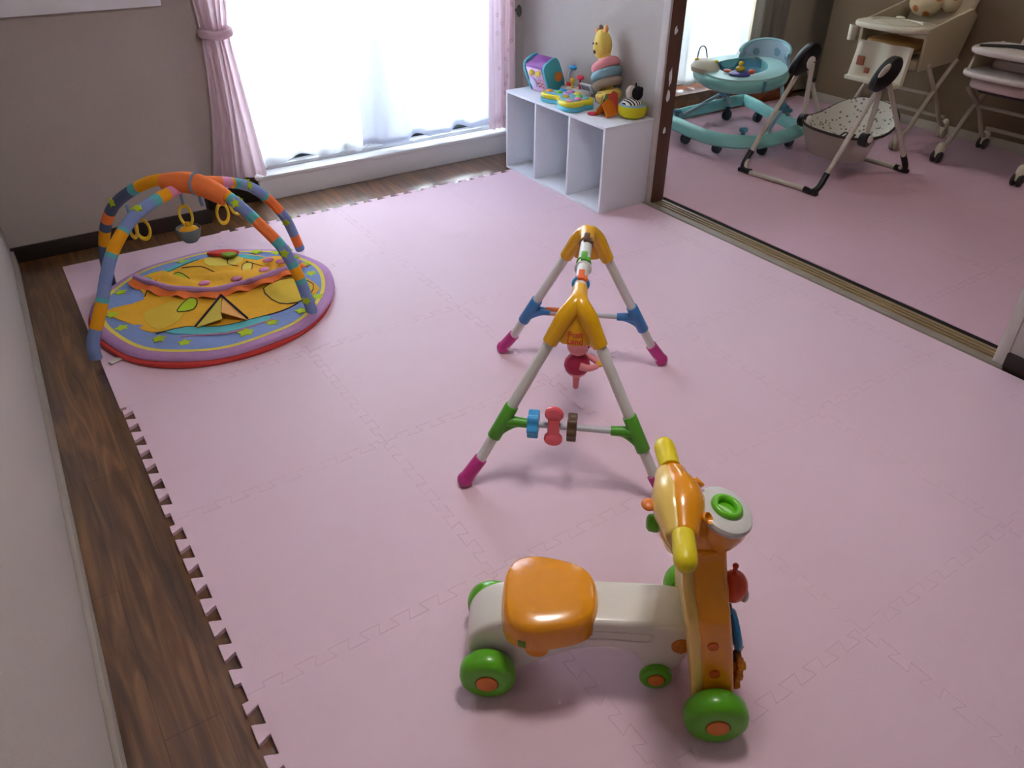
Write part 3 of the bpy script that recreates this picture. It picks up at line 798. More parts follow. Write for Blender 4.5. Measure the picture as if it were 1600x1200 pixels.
def ring_mesh(prof, m, name, rz=0, ofs=(0, 0, 0)):
    def fn(u, v):
        a = 2 * math.pi * u; i = v * (len(prof) - 1); k = min(int(i), len(prof) - 2); f = i - k
        r = prof[k][0] + (prof[k + 1][0] - prof[k][0]) * f; z = prof[k][1] + (prof[k + 1][1] - prof[k][1]) * f
        r *= wob(a); z += .0025 * math.sin(9 * a + 2) * (1 if z > .012 else 0)
        return (ofs[0] + r * math.cos(a), ofs[1] + r * math.sin(a), ofs[2] + z)
    b = MB(); b.grid(fn, 96, len(prof) - 1, closeu=True)
    return b.build(name, m, pm, angle=60)
ring_mesh([(.30, .0), (.440, .001), (.446, .010), (.443, .018), (.40, .02)], REDF, 'underside', ofs=(-.012, -.012, 0))
ring_mesh([(.02, .020), (.436, .016), (.447, .021), (.446, .028), (.436, .034), (.412, .0365), (.40, .0365)], PURF, 'edge_binding')
ring_mesh([(.412, .0372), (.397, .0375)], LYELF, 'piping')
ring_mesh([(.397, .0372), (.37, .038), (.30, .0375), (.2, .036), (.01, .036)], PERI, 'border_panel')
PZ = .0385
def patch(b, pts, z=PZ, th=.003, smooth=0, bev=.001):
    if smooth: pts = [(p.x, p.y) for p in catmull([(x, y, 0) for x, y in pts], smooth, True)]
    b.prism([(x - GC.x, y - GC.y) for x, y in pts], Matrix.Translation((0, 0, z)), th, bev, 1)
def outline(b, pts, z=PZ + .002, r=.0022, closed=True, smooth=3):
    b.tube([(x - GC.x, y - GC.y, z) for x, y in pts], r, 6, closed, smooth)
FIELD = [(-.547, .013), (-.488, -.138), (-.438, -.24), (-.329, -.262), (-.227, -.325), (-.124, -.335), (-.004, -.335), (.099, -.298), (.185, -.242), (.167, -.084), (.143, .073), (.074, .191), (-.012, .262), (-.115, .276), (-.228, .24), (-.342, .177), (-.4, .182), (-.409, .03)]
b = MB(); patch(b, FIELD, smooth=3); b.build('centre_panel', YELF, pm)
TEAL = [(-.40, -.262), (-.329, -.266), (-.227, -.33), (-.124, -.34), (-.062, -.345), (-.06, -.378), (-.212, -.385), (-.33, -.33)]
b = MB(); patch(b, TEAL, z=PZ + .001, smooth=2); patch(b, [(.011, .238), (.052, .205), (.115, .115), (.10, .08), (.06, .14), (.008, .205)], z=PZ + .001, smooth=2)
patch(b, [(-.39, .19), (-.31, .20), (-.20, .262), (-.14, .275), (-.15, .29), (-.22, .275), (-.34, .23)], z=PZ + .001, smooth=2); islands(b, 'teal_panel', TEALF, pm)
b = MB(); outline(b, [(-.43, -.262), (-.329, -.268), (-.227, -.33), (-.124, -.34), (-.004, -.34), (.07, -.315)], closed=False); b.build('stitching', INK, pm)
b = MB(); outline(b, [(-.36, -.33), (-.29, -.36), (-.21, -.393), (-.12, -.39), (-.05, -.382)], closed=False, r=.003); b.build('pink_stitching', PINKF, pm)
def star(cx, cy, r, rot):
    return [(cx + (r if k % 2 == 0 else r * .58) * math.cos(rot + math.pi * k / 5), cy + (r if k % 2 == 0 else r * .58) * math.sin(rot + math.pi * k / 5)) for k in range(10)]
STARS = [(-.428, -.30), (-.36, -.375), (-.161, -.42), (-.061, -.40), (.06, -.375), (.15, -.30), (-.20, .285), (-.324, .235), (-.47, .14), (-.53, -.03), (-.52, -.15), (.20, .085), (.215, -.005), (.205, -.10), (.155, .165), (.085, .22), (-.08, .31)]
for i, (x, y) in enumerate(STARS):
    b = MB(); patch(b, star(x, y, .027 if i not in (2,) else .034, i * 1.3), z=PZ + .0005); b.build('star_patch', LIMEF, pm)
# patches with dark outlines
def outlined(pts, m, name):
    b = MB(); patch(b, pts, z=PZ + .002, smooth=3); o = b.build(name, m, pm)
    b = MB(); outline(b, pts, z=PZ + .004, r=.0018); b.build('stitching', INK, o)
outlined([(-.323, -.127), (-.28, -.07), (-.254, -.058), (-.243, -.096), (-.272, -.154), (-.317, -.148)], LIMEF, 'leaf_patch')
outlined([(-.219, .108), (-.255, .111), (-.278, .157), (-.241, .19)], LIMEF, 'leaf_patch')
outlined([(-.001, .125), (.035, .12), (.01, .05), (-.02, .01), (-.025, .05)], LYELF, 'leaf_patch')
outlined([(.0, -.13), (.115, -.10), (.175, -.20), (.10, -.305), (.01, -.28)], mat('mustard_fabric', 'd6b23c', .9, .15), 'bush_patch')
b = MB(); patch(b, [(-.43, -.08), (-.28, -.055), (-.33, -.20), (-.42, -.235)], z=PZ + .0012, smooth=3); b.build('mustard_patch', mat('mustard_fabric', 'd6b23c', .9, .15), pm)  # mustard patch on the left of the centre panel
b = MB(); patch(b, [(-.115, .268), (-.04, .25), (.02, .19), (-.03, .14), (-.12, .19)], z=PZ + .0014, smooth=3); b.build('hill_patch', LYELF, pm)
b = MB(); outline(b, [(-.40, .05), (-.37, .12), (-.33, .17)], closed=False); outline(b, [(-.22, .23), (-.15, .20), (-.12, .12)], closed=False); outline(b, [(.14, .05), (.09, .03), (.05, .09), (.02, .15)], closed=False); outline(b, [(-.02, .25), (-.05, .17), (-.02, .12)], closed=False); islands(b, 'stitching', INK, pm)
# tent flaps (raised)
b = MB(); T0 = (-.158, -.114)
def flap(b, pts, zs):
    t = bmesh.new(); v = [t.verts.new((x - GC.x, y - GC.y, z)) for (x, y), z in zip(pts, zs)]; t.faces.new(v)
    bmesh.ops.subdivide_edges(t, edges=t.edges[:], cuts=3, use_grid_fill=True); bmesh.ops.solidify(t, geom=list(t.faces), thickness=.003); b._merge(t)
flap(b, [T0, (-.302, -.301), (-.211, -.317)], [.046, .046, .062]); b.build('tent_flap', LYELF, pm)
b = MB(); flap(b, [(-.152, -.118), (-.205, -.294), (-.13, -.347)], [.046, .075, .047]); b.build('tent_flap', PEACH, pm)
b = MB(); outline(b, [T0, (-.302, -.301)], closed=False, r=.004, z=.05, smooth=1); outline(b, [T0, (-.13, -.347)], closed=False, r=.004, z=.052, smooth=1); islands(b, 'tent_seam', INK, pm)
# ruffle
RUF = [(-.4, .195), (-.357, .108), (-.305, .024), (-.246, -.026), (-.176, -.078), (-.091, -.082), (-.015, -.08), (.069, -.061), (.141, -.046), (.19, -.02)]
rp = catmull([(x - GC.x, y - GC.y, 0) for x, y in RUF], 12)
def ruf(u, v):
    i = u * (len(rp) - 1); k = min(int(i), len(rp) - 2); f = i - k; p = rp[k].lerp(rp[k + 1], f); d = (rp[k + 1] - rp[k]).normalized(); n = Vector((d.y, -d.x, 0))
    q = p + n * (.036 * v + .008 * v * math.sin(u * 46)) ; return (q.x, q.y, .064 - .018 * v + .010 * v * math.sin(u * 46 + 1))
b = MB(); b.grid(ruf, 90, 4, .003); b.build('ruffle', ORF, pm, angle=60)
b = MB(); b.tube([(p.x, p.y, .060) for p in rp], .013, 10); b.build('ruffle_band', PURF, pm)
# padded hill behind the ruffle
def hill(u, v):
    i = u * (len(rp) - 1); k = min(int(i), len(rp) - 2); p = rp[k].lerp(rp[k + 1], i - k)
    q = Vector((p.x * .82 + .02, p.y + .19 + .03 * math.sin(math.pi * u), 0))
    w = p.lerp(q, v * min(1, .15 + 5 * u)); return (w.x, w.y, .040 + (.020 - .022 * v) * min(1, 5 * min(u, 1 - u)) + .006 * math.sin(u * 17 + v * 7) * math.sin(math.pi * v))
b = MB(); b.grid(hill, 40, 10); b.build('padded_hill', YELF, pm, angle=60)
for x, y in [(-.187, .0), (-.07, -.03), (.047, -.01), (.13, .03), (.09, .07)]:
    b = MB(); b.ball((x - GC.x, y - GC.y, .060), (.022, .016, .008)); b.build('pink_dot', PINKF, pm)
b = MB(); patch(b, [(-.10, .29), (-.03, .285), (.02, .235), (-.02, .215), (-.07, .25)], z=.05, th=.014, smooth=3, bev=.004); b.build('red_pocket', REDF, pm)
b = MB(); patch(b, [(-.055, .235), (-.01, .225), (.0, .195), (-.04, .19)], z=.058, th=.010, smooth=3, bev=.003); b.build('green_pocket', mat('green_fabric', '7d9c3c', .9, .15), pm)
b = MB(); b.box((-.575 - GC.x, -.305 - GC.y, .006), (.05, .022, .004), .001, rot=R(20)); b.build('care_tag', mat('white_tag', 'd8d4cc', .8), pm)
b = MB(); b.box((.075 - GC.x, -.425 - GC.y, .006), (.04, .022, .004), .001, rot=R(-30)); b.build('care_tag', mat('white_tag', 'd8d4cc', .8), pm)
# arches
def arch(A, B, prof, bands, rad=.0205, loop_mats=None):
    A = Vector((*A, 0)); B = Vector((*B, 0))
    pts = [A.lerp(B, s) + Vector((0, 0, z)) - GC for s, z in prof]
    b = MB()
    def mf(u):
        for lim, k in bands:
            if u < lim: return k
        return bands[-1][1]
    b.tube(pts, rad, 16, smooth=10, mats=mf)
    o = b.build('arch', [PERI, TEALF, AMB, ORF, PINKF, mat('slate_fabric', '56627f', .9, .15)], pm, angle=60)
    P = catmull(pts, 10)
    for u in (.06, .20, .36, .66, .80, .95) if loop_mats is None else loop_mats:
        i = int(u * (len(P) - 1)); d = (P[min(i + 1, len(P) - 1)] - P[max(0, i - 1)]).normalized()
        for sd in (-1, 1):
            n = Vector((-.67, -.74, .6)) if sd < 0 else Vector((.5, .6, .5)); n = (n - d * n.dot(d)).normalized()
            bb = MB(); bb.prism(star(0, 0, .018, 0), frame(P[i] + n * (rad * .93), d, n.cross(d)), .006, .001, 1); bb.build('star_patch', LIMEF, o)
    return P
PA = arch((-.633, -.278), (.267, .193), [(0, .018), (.012, .08), (.075, .18), (.16, .325), (.253, .408), (.326, .438), (.42, .454), (.55, .456), (.70, .409), (.82, .341), (.94, .19), (1.0, .018)],
     [(.127, 0), (.19, 2), (.20, 1), (.265, 0), (.275, 1), (.33, 2), (.342, 1), (.49, 0), (.51, 1), (.55, 2), (.58, 4), (.70, 3), (.72, 4), (.735, 2), (.75, 1), (.83, 0), (.845, 1), (.885, 3), (.95, 0), (.975, 3), (1, 0)], loop_mats=(.43, .79, .925))
PB = arch((-.485, .283), (.097, -.401), [(0, .018), (.008, .09), (.025, .17), (.085, .29), (.178, .382), (.343, .464), (.47, .489), (.585, .489), (.687, .455), (.737, .427), (.808, .371), (.896, .291), (.934, .227), (.96, .167), (.977, .104), (.996, .018)],
     [(.145, 5), (.175, 2), (.20, 5), (.225, 3), (.30, 5), (.31, 1), (.375, 2), (.39, 1), (.545, 3), (.56, 2), (.575, 1), (.645, 0), (.665, 1), (.715, 3), (.735, 1), (.795, 0), (.815, 1), (.865, 2), (.885, 1), (1, 0)], loop_mats=(.26, .605, .765, .95))
# orange sleeve over the crossing
i0, i1 = int(.375 * (len(PB) - 1)), int(.55 * (len(PB) - 1))
b = MB(); b.tube([p + Vector((0, 0, -.010)) for p in PB[i0:i1]], lambda u: .036 - .008 * abs(2 * u - 1) ** 2, 18, flat=1.05); b.build('crossing_sleeve', ORF, pm)
m0 = PB[int(.465 * (len(PB) - 1))]
b = MB(); b.torus(m0 + Vector((0, 0, -.008)), .0375, .004, (.65, -.76, .0), 26, 8); b.tube([m0 + Vector((-.0, -.0, -.04)), m0 + Vector((.0, -.0, -.075)), m0 + Vector((.003, 0, -.088))], .006, 8); b.build('hanging_strap', mat('blue_ribbon', '6c8fae', .8), pm)
# hanging links and cup (top-level, they hang from the arches)
def link_ring(at, yaw, label, tilt=0.0, broken=False):
    o = thing('teething_ring', label, 'teething ring', at, yaw, 'yellow links on the play mat arches')
    b = MB()
    if broken: b.tube([(-.012, 0, .05), (-.016, 0, .02), (-.008, 0, -.012), (.010, 0, -.022), (.028, 0, -.012), (.034, 0, .006)], .0055, 10, smooth=5)
    else: b.torus((0, 0, 0), .0275, .0058, (0, 1, 0), 32, 10, sx=.82, sy=1.35)
    b.build('ring', mat('yellow_link', 'e6c22a', .35, .5), o)
    b = MB(); b.tube([(0, 0, .036), (0, 0, .06), (0, .0, .085)] if not broken else [(-.012, 0, .048), (-.012, 0, .08)], .005, 8); b.build('ribbon', mat('blue_ribbon', '6c8fae', .8), o)
    return o
link_ring((-.350, -.028, .330), R(-20), 'yellow oval ring on the left arch, the frontmost of its pair', 0)
link_ring((-.378, -.012, .338), R(50), 'yellow oval ring on the left arch, seen edge-on behind its pair', 0)
link_ring((-.201, -.048, .356), R(-35), 'yellow oval ring hanging under the crossing above the gray cup', 0)
link_ring((-.078, -.072, .345), R(15), 'yellow oval ring hanging under the right arch')
link_ring((-.030, -.060, .350), R(-30), 'yellow open hook hanging at the far right arch', broken=True)
cp = thing('hanging_cup', 'gray-blue fabric cup with yellow filling hanging under the arches', 'hanging toy', (-.203, -.048, .255))
b = MB(); b.lathe([(0, .0), (.022, .002), (.034, .016), (.041, .038), (.0445, .052), (.043, .056), (.040, .052), (.036, .044), (0, .042)], seg=30); b.build('cup', mat('gray_blue_felt', '72808c', .95, .1, .08, 60, .3, 250), cp)
b = MB(); b.lathe([(0, .060), (.015, .060), (.030, .053), (.036, .046), (0, .044)], seg=28); b.tube([(0, 0, .055), (0, 0, .068), (0, 0, .076)], .0075, 12); b.build('filling', mat('honey_fabric', 'e2aa2a', .85, .2), cp)

# ================================================================== TOYS ON THE SHELF
TZ = sz
# activity cube
ac = thing('activity_cube', 'purple and teal activity cube tilted at the left end of the shelf', 'toy', (1.83, .53, TZ + .002), R(6))
tl = Matrix.Rotation(R(-24), 4, 'Y')          # front leans back
TEALP = mat('teal_plastic', '3f9fae', .35); PURP = mat('purple_plastic', '8a4a9a', .35); LILAC = mat('lilac_print', 'd9b3d9', .45)
def T(v): return tl @ Vector(v)
for s in (-1, 1):
    b = MB(); pl = []
    for k in range(40):
        a = 2 * math.pi * k / 40; c, d = math.cos(a), math.sin(a)
        pl.append((math.copysign(abs(c) ** .5, c) * .058, math.copysign(abs(d) ** .5, d) * .088))
    b.prism(pl, tl @ frame((0, s * .075, .094), (1, 0, 0), (0, 0, 1)), .016, .004); b.build('side_frame', TEALP, ac)
b = MB(); b.box((0, 0, 0), (.10, .136, .158), .01, rot=None)
bmesh.ops.transform(b.bm, matrix=tl @ Matrix.Translation((0, 0, .092)), verts=b.bm.verts); b.build('body', PURP, ac)
b = MB(); b.box((0, 0, 0), (.004, .118, .135), .001); bmesh.ops.transform(b.bm, matrix=tl @ Matrix.Translation((-.0515, 0, .092)), verts=b.bm.verts); b.build('front_print', LILAC, ac)
b = MB()
for y, z in ((.03, .132), (.012, .14), (-.02, .132), (-.038, .14)): b.ball(T((-.056, y, z)), (.006, .012, .016), 16)
islands(b, 'butterfly_knob', mat('yellow_print', 'd9c02e', .4), ac)
b = MB(); b.lathe([(0, 0), (.027, 0), (.027, .006), (.02, .01), (0, .011)], T((-.054, .030, .077)), tl @ Vector((-1, 0, 0)), 26); b.build('mirror_dial', mat('pale_blue_print', 'c9c8e2', .4), ac)
b = MB(); b.box((0, 0, 0), (.006, .045, .05), .002); bmesh.ops.transform(b.bm, matrix=tl @ Matrix.Translation((-.055, -.028, .07)), verts=b.bm.verts); pk = b.build('button_plate', mat('pink_print', 'e5a3b5', .45), ac)
b = MB()
for i in range(3):
    for j in range(2): b.ball(T((-.0585, -.014 - .014 * i, .06 + .02 * j + .005 * (i % 2))), .0035, 10)
islands(b, 'speaker_hole', BROWNP, pk)
for s, y in ((1, .045), (1, -.02)):
    b = MB(); b.ball((-.045, y, .009), (.008, .010, .008)); b.build('foot', LIMEF, ac)
b = MB(); b.cyl(T((.02, -.083, .085)), T((.02, -.094, .085)), .024, bev=.003); b.build('side_gear', ORANGED, ac)
# sounding table toy (red/white)
tt = thing('music_toy', 'white electronic toy with red and yellow knobs behind the butterfly keyboard', 'toy', (1.885, .343, TZ), R(6))
b = MB(); b.box((0, .02, .02), (.09, .15, .036), .012); b.box((-.02, .06, .03), (.06, .07, .035), .014); b.build('base', WPLAS, tt)
b = MB(); b.box((.01, -.045, .05), (.012, .085, .05), .004, rot=Matrix.Rotation(R(-30), 4, 'Y')); s_ = b.build('screen_frame', mat('gray_white', 'b9b9bd', .4), tt)
b = MB(); b.box((.003, -.045, .053), (.006, .06, .03), .002, rot=Matrix.Rotation(R(-30), 4, 'Y')); b.build('screen', mat('gray_screen', '7f8290', .2), s_)
b = MB(); b.cyl((-.02, .055, .04), (-.02, .055, .066), .016, bev=.003); b.ball((-.0, -.005, .095), (.018, .022, .012)); b.cyl((0, -.005, .03), (0, -.005, .095), .006); b.build('red_knob', mat('red_plastic', 'c9283a', .35), tt)
b = MB(); b.ball((-.025, .028, .078), (.014, .014, .016)); b.cyl((-.025, .028, .04), (-.025, .028, .075), .006); b.build('yellow_knob', mat('toy_yellow', 'd9b32a', .35), tt)
b = MB(); b.tube([(.0, .075, .04), (.0, .082, .09), (.005, .065, .125)], .006, 10, smooth=4); b.build('stalk', TUBEG, tt)
b = MB(); b.ball((.005, .058, .132), (.018, .024, .013)); b.build('blue_cap', SKYB, tt)
# butterfly keyboard
kb = thing('toy_keyboard', 'yellow and blue butterfly-shaped toy keyboard with coloured buttons', 'toy', (1.742, .25, TZ), R(-4))
but = [(-.075, .10), (-.055, .125), (-.02, .128), (.01, .10), (.035, .115), (.07, .10), (.078, .06), (.062, .02), (.07, -.03), (.075, -.08), (.05, -.12), (.01, -.115), (-.012, -.13), (-.05, -.13), (-.078, -.10), (-.08, -.05), (-.058, -.01), (-.05, .02), (-.072, .06)]
but = [(x * 1.15, y * 1.17) for x, y in but]
bc = [(p.x, p.y) for p in catmull([(x, y, 0) for x, y in but], 4, True)]
Ik = Matrix.Translation
b = MB(); b.prism(bc, Ik((0, 0, .012)), .023, .006); b.build('blue_base', mat('aqua_plastic', '55aec4', .35), kb)
b = MB(); b.prism([(x * .97, y * .97) for x, y in bc], Ik((0, 0, .033)), .026, .009, 3); b.build('yellow_case', mat('lemon_plastic', 'd9c727', .35), kb)
b = MB(); b.prism([(x * .80, y * .80) for x, y in bc], Ik((0, 0, .0465)), .004, .001); b.build('top_plate', mat('aqua_plate', '77b8cf', .4), kb)
for i, (x, y, h) in enumerate([(-.035, .088, 'e08a2a'), (.02, .07, '4a9ad0'), (-.015, .045, '77c04a'), (.035, .03, 'cf79b5'), (.0, .01, 'b58ac0'), (.04, -.015, 'd9c43a'), (-.03, -.03, 'd8b235'), (.02, -.055, '6cc25a'), (-.005, -.085, 'd97aa8'), (-.05, -.09, 'e09aa8')]):
    b = MB(); b.ball((x * 1.15, y * 1.17, .049), (.018, .020, .009), 18); b.build('button', mat('button_' + ['amber', 'azure', 'leaf', 'rose', 'violet', 'lemon', 'gold', 'mint', 'pink', 'blush'][i], h, .35), kb)
# giraffe stacker
gs = thing('stacking_giraffe', 'yellow giraffe ring stacker leaning on the shelf with pink and blue rings', 'toy', (1.868, .075, TZ), 0)
LM = Matrix.Rotation(R(-17), 4, 'X') 
GYEL = mat('giraffe_yellow_vinyl', 'e2c561', .55, .3, .04); RPK = mat('ring_pink_fabric', 'd98d92', .8, .2, .05); RBL = mat('ring_blue_fabric', '7fa3ad', .8, .2, .05); RBR = mat('ring_taupe_fabric', '9a8a7a', .85, .2, .05)
def GL(b): bmesh.ops.transform(b.bm, matrix=Matrix.Translation((0, 0, .022)) @ LM, verts=b.bm.verts); return b
b = MB(); b.lathe([(0, -.004), (.03, -.002), (.052, .012), (.063, .034), (.065, .05), (.052, .066), (.02, .072), (0, .072)], seg=34); GL(b).build('rocker_base', GYEL, gs)
b = MB()
b.lathe([(0, 0), (.02, 0), (.021, .004), (0, .005)], (-.058, -.005, .042), (-1, -.1, .15), 22); b.lathe([(0, 0), (.012, 0), (.012, .003), (0, .004)], (-.05, .04, .03), (-.8, .6, .0), 18); islands(GL(b), 'brown_spot', mat('brown_spot', 'b08a4a', .6), gs)
for z, r_, m in ((.098, .050, RBR), (.138, .053, RBL), (.178, .047, RPK)):
    b = MB(); b.torus((0, 0, 0), r_, .024, (0, 0, 1), 34, 14); bmesh.ops.transform(b.bm, matrix=Matrix.Translation((0, 0, z)) @ Matrix.Rotation(R(-9 - (z - .096) * 90), 4, 'X'), verts=b.bm.verts); GL(b).build('ring', m, gs)
b = MB(); b.cyl((0, 0, .06), (0, 0, .215), .028); b.lathe([(.034, .19), (.031, .21), (.028, .235), (.034, .25)], seg=26); 
b.ball((0, 0, .275), (.043, .041, .066), 28); b.ball((-.012, .006, .256), (.038, .037, .046), 22); GL(b).build('head', GYEL, gs)
b = MB(); b.ball((-.048, .012, .246), (.006, .009, .010)); GL(b).build('nose', BROWNP, gs)
b = MB(); b.ball((-.041, .024, .284), (.004, .004, .005)); b.ball((-.0445, -.004, .280), (.004, .004, .005)); islands(GL(b), 'eye', BROWNP, gs)
for s in (-1, 1):
    b = MB(); b.lathe([(0, 0), (.010, .006), (.012, .02), (.006, .034), (0, .036)], (.0, s * .026, .318), (0, s * .4, 1), 14); GL(b).build('ear', mat('giraffe_ear', 'd99a5a', .6), gs)
b = MB(); b.ball((-.002, 0, .342), (.012, .010, .018)); GL(b).build('tuft', BROWNP, gs)
# cloth toy + zebra cushion
cl = thing('cloth_toy', 'crumpled orange and green cloth toy beside the zebra at the shelf end', 'toy', (1.768, .012, TZ))
def fold(sx_, sy_, h, ph, cx, cy, rz):
    c, s = math.cos(rz), math.sin(rz)
    def fn(u, v):
        x = (u - .5) * sx_; y = (v - .5) * sy_; z = .006 + h * (1 - abs(2 * v - 1)) + .006 * math.sin(u * 7 + ph) * math.sin(v * 9)
        return (cx + c * x - s * y, cy + s * x + c * y, z)
    return fn
b = MB(); b.grid(fold(.08, .075, .065, 1, .005, -.025, R(10)), 14, 14, .003); b.build('orange_flap', mat('orange_cloth', 'dd7a28', .9, .1), cl)
b = MB(); b.grid(fold(.07, .07, .085, 2, .022, .0, R(35)), 14, 14, .003); b.build('green_flap', mat('sage_cloth', '7d9a6a', .9, .1), cl)
b = MB(); b.grid(fold(.05, .05, .09, .5, .06, .0, R(-20)), 14, 14, .003); b.build('red_flap', mat('red_cloth', 'c9503e', .9, .1), cl)
b = MB(); b.ball((-.03, .028, .005), (.03, .028, .005)); b.build('red_tab', mat('rose_red_cloth', 'c43a55', .9, .1), cl)
zb = thing('zebra_toy', 'lime round cushion toy with a black and white zebra sitting in it', 'toy', (1.866, -.094, TZ))
b = MB(); b.lathe([(0, 0), (.04, .0), (.062, .012), (.069, .034), (.066, .056), (.055, .066), (.045, .062), (.04, .055), (0, .052)], seg=34); b.build('bowl', mat('lime_plush', 'c5bd27', .85, .2, .05), zb)
b = MB(); b.lathe([(.066, .054), (.06, .064), (.05, .066)], seg=34); b.build('rim', mat('blue_plush', '6f9fc2', .85, .2), zb)
def stripe_mat():
    m = bpy.data.materials.new('zebra_stripes'); m.use_nodes = True; nt = m.node_tree; bb = nt.nodes['Principled BSDF']
    tc = nt.nodes.new('ShaderNodeTexCoord'); wv = nt.nodes.new('ShaderNodeTexWave'); wv.inputs['Scale'].default_value = 22; wv.inputs['Distortion'].default_value = 4
    cr = nt.nodes.new('ShaderNodeValToRGB'); cr.color_ramp.interpolation = 'CONSTANT'; cr.color_ramp.elements[0].color = (.02, .02, .02, 1); cr.color_ramp.elements[1].position = .5; cr.color_ramp.elements[1].color = (.75, .7, .66, 1)
    nt.links.new(tc.outputs['Object'], wv.inputs['Vector']); nt.links.new(wv.outputs['Fac'], cr.inputs[0]); nt.links.new(cr.outputs[0], bb.inputs['Base Color']); bb.inputs['Roughness'].default_value = .9
    return m
ZEB = stripe_mat()
b = MB(); b.ball((-.008, .0, .066), (.048, .050, .022), 28); b.build('zebra_body', ZEB, zb)
b = MB(); b.ball((-.0, .022, .108), (.026, .022, .032)); b.build('zebra_muzzle', mat('zebra_cream', 'cbbdb0', .9, .1), zb)
b = MB(); b.ball((.006, -.018, .112), (.026, .026, .032)); b.ball((.012, -.036, .128), (.010, .008, .016)); b.cyl((.006, -.005, .13), (.006, -.003, .155), .004); b.build('zebra_head', mat('zebra_black', '1f1d20', .9, .1), zb)

# ================================================================== NEXT ROOM: BABY WALKER
AQUA = mat('aqua_walker_plastic', '8ccfcb', .4, .5, .04); AQD = mat('dark_aqua_plastic', '4f8ea8', .4, .5, .05); CASTER = mat('slate_caster', '3f5360', .5, .4)
WO = Vector((3.15, .33, 0))
wk = thing('baby_walker', 'aqua baby walker with toy tray standing by the next room window', 'baby walker', WO)
base = [(2.80, .60), (2.745, .30), (2.765, .12), (2.88, .0), (3.05, -.03), (3.27, .0), (3.36, .06), (3.46, .33), (3.57, .63), (3.54, .70), (3.2, .68), (2.86, .645)]
L_ = lambda pts, z=0: [(x - WO.x, y - WO.y, z) for x, y in pts]
b = MB(); b.sweep(L_(base), [(-.028, .074), (.018, .072), (.030, .084), (.024, .112), (.006, .137), (-.016, .142), (-.028, .130)]); b.build('base_ring', AQUA, wk, angle=50)
for x, y in [(2.80, .43), (2.83, .20), (3.03, .035), (3.30, .06), (3.40, .66), (3.54, .52)]:
    b = MB(); b.cyl((x - WO.x, y - WO.y - .016, .034), (x - WO.x, y - WO.y + .016, .034), .034, bev=.006); b.cyl((x - WO.x, y - WO.y, .05), (x - WO.x, y - WO.y, .085), .016); b.build('caster', CASTER, wk)
for x, y in [(2.825, .55), (3.36, .66), (2.87, .06), (3.42, .20)]:
    b = MB(); b.lathe([(0, .13), (.014, .13), (.012, .15), (.024, .156), (.026, .168), (.018, .176), (0, .178)], (x - WO.x, y - WO.y, 0), (0, 0, 1), 20); b.build('height_knob', AQD, wk)
def strut(a, c): b = MB(); b.tube([Vector(a) - WO, Vector(c) - WO], .0115, 12); b.build('strut', mat('blue_gray_tube', '8fb0bf', .35, .5), wk)
strut((2.96, .62, .11), (3.03, .385, .285)); strut((3.40, .66, .11), (3.03, .385, .285)); strut((3.03, .385, .285), (3.0, .40, .37))
strut((3.02, .03, .11), (3.17, .05, .245)); strut((3.46, .22, .12), (3.17, .05, .245)); strut((3.17, .05, .245), (3.2, .12, .37))
for c in ((3.03, .385, .285), (3.17, .05, .245)):
    b = MB(); c = Vector(c) - WO; b.ball(c, (.026, .026, .030)); b.cyl(c + Vector((0, -.03, 0)), c + Vector((0, .03, 0)), .02, bev=.003); b.build('pivot', AQD, wk)
tray = [(3.19 + (x - 3.2) * .86, .36 + (y - .38) * .86) for x, y in [(2.86, .53), (2.755, .30), (2.80, .13), (3.0, .06), (3.26, .13), (3.47, .34), (3.55, .60), (3.30, .69), (3.02, .66)]]
b = MB(); b.sweep(L_(tray), [(-.10, .352), (.0, .345), (.022, .36), (.028, .385), (.016, .41), (-.02, .422), (-.10, .418)]); b.build('tray', AQUA, wk, angle=50)
b = MB(); b.sweep(L_(tray), [(-.005, .416), (.012, .413), (.012, .421), (-.03, .428), (-.10, .426), (-.10, .419)]); b.build('tray_top', mat('pale_aqua_top', 'a9d6d6', .4), wk, angle=50)
b = MB(); b.lathe([(0, .345), (.12, .345), (.165, .38), (.175, .42)], (3.2 - WO.x, .37 - WO.y, 0), (0, 0, 1), 28); b.build('seat_sling', AQD, wk)
SEATB = spot_mat('blue_print_cloth', 'a9c0cf', '7f9fb8', 14, .3)
SB = Matrix.Translation((3.33 - WO.x, .39 - WO.y, .385)) @ Matrix.Rotation(R(28), 4, 'Z')
b = MB()
def seatback(u, v):
    a = (u - .5) * R(190); r = .165 - .02 * v; h = .13 * math.cos(a * .55) * v
    return SB @ Vector((.03 + r * math.cos(a) * .55 + .06 * v * math.cos(a), r * math.sin(a) * 1.0, h + .0))
b.grid(seatback, 30, 8, .018); b.build('seat_back', SEATB, wk, angle=60)
b = MB(); b.tube([SB @ Vector((.03 + .145 * math.cos(a) * .55 + .06 * math.cos(a), .145 * math.sin(a), .13 * math.cos(a * .55) + .004)) for a in [R(-95 + 190 * k / 16) for k in range(17)]], .012, 8); b.build('seat_piping', mat('aqua_cloth', '8fb9bf', .85, .2), wk)
def wl(x, y, z=0): return (x - WO.x, y - WO.y, z)
b = MB(); b.lathe([(.07, .415), (.075, .44), (.055, .47), (.03, .48), (0, .482)], wl(2.87, .42), (0, 0, 1), 28, sy=1.2); b.build('toy_dome', mat('cream_plastic', 'd9d3bd', .4), wk)
b = MB()
for x, y, z in ((2.84, .46, .475), (2.90, .37, .472)): b.ball(wl(x, y, z), (.014, .014, .010))
islands(b, 'yellow_button', mat('walker_yellow', 'd9bd28', .4), wk)
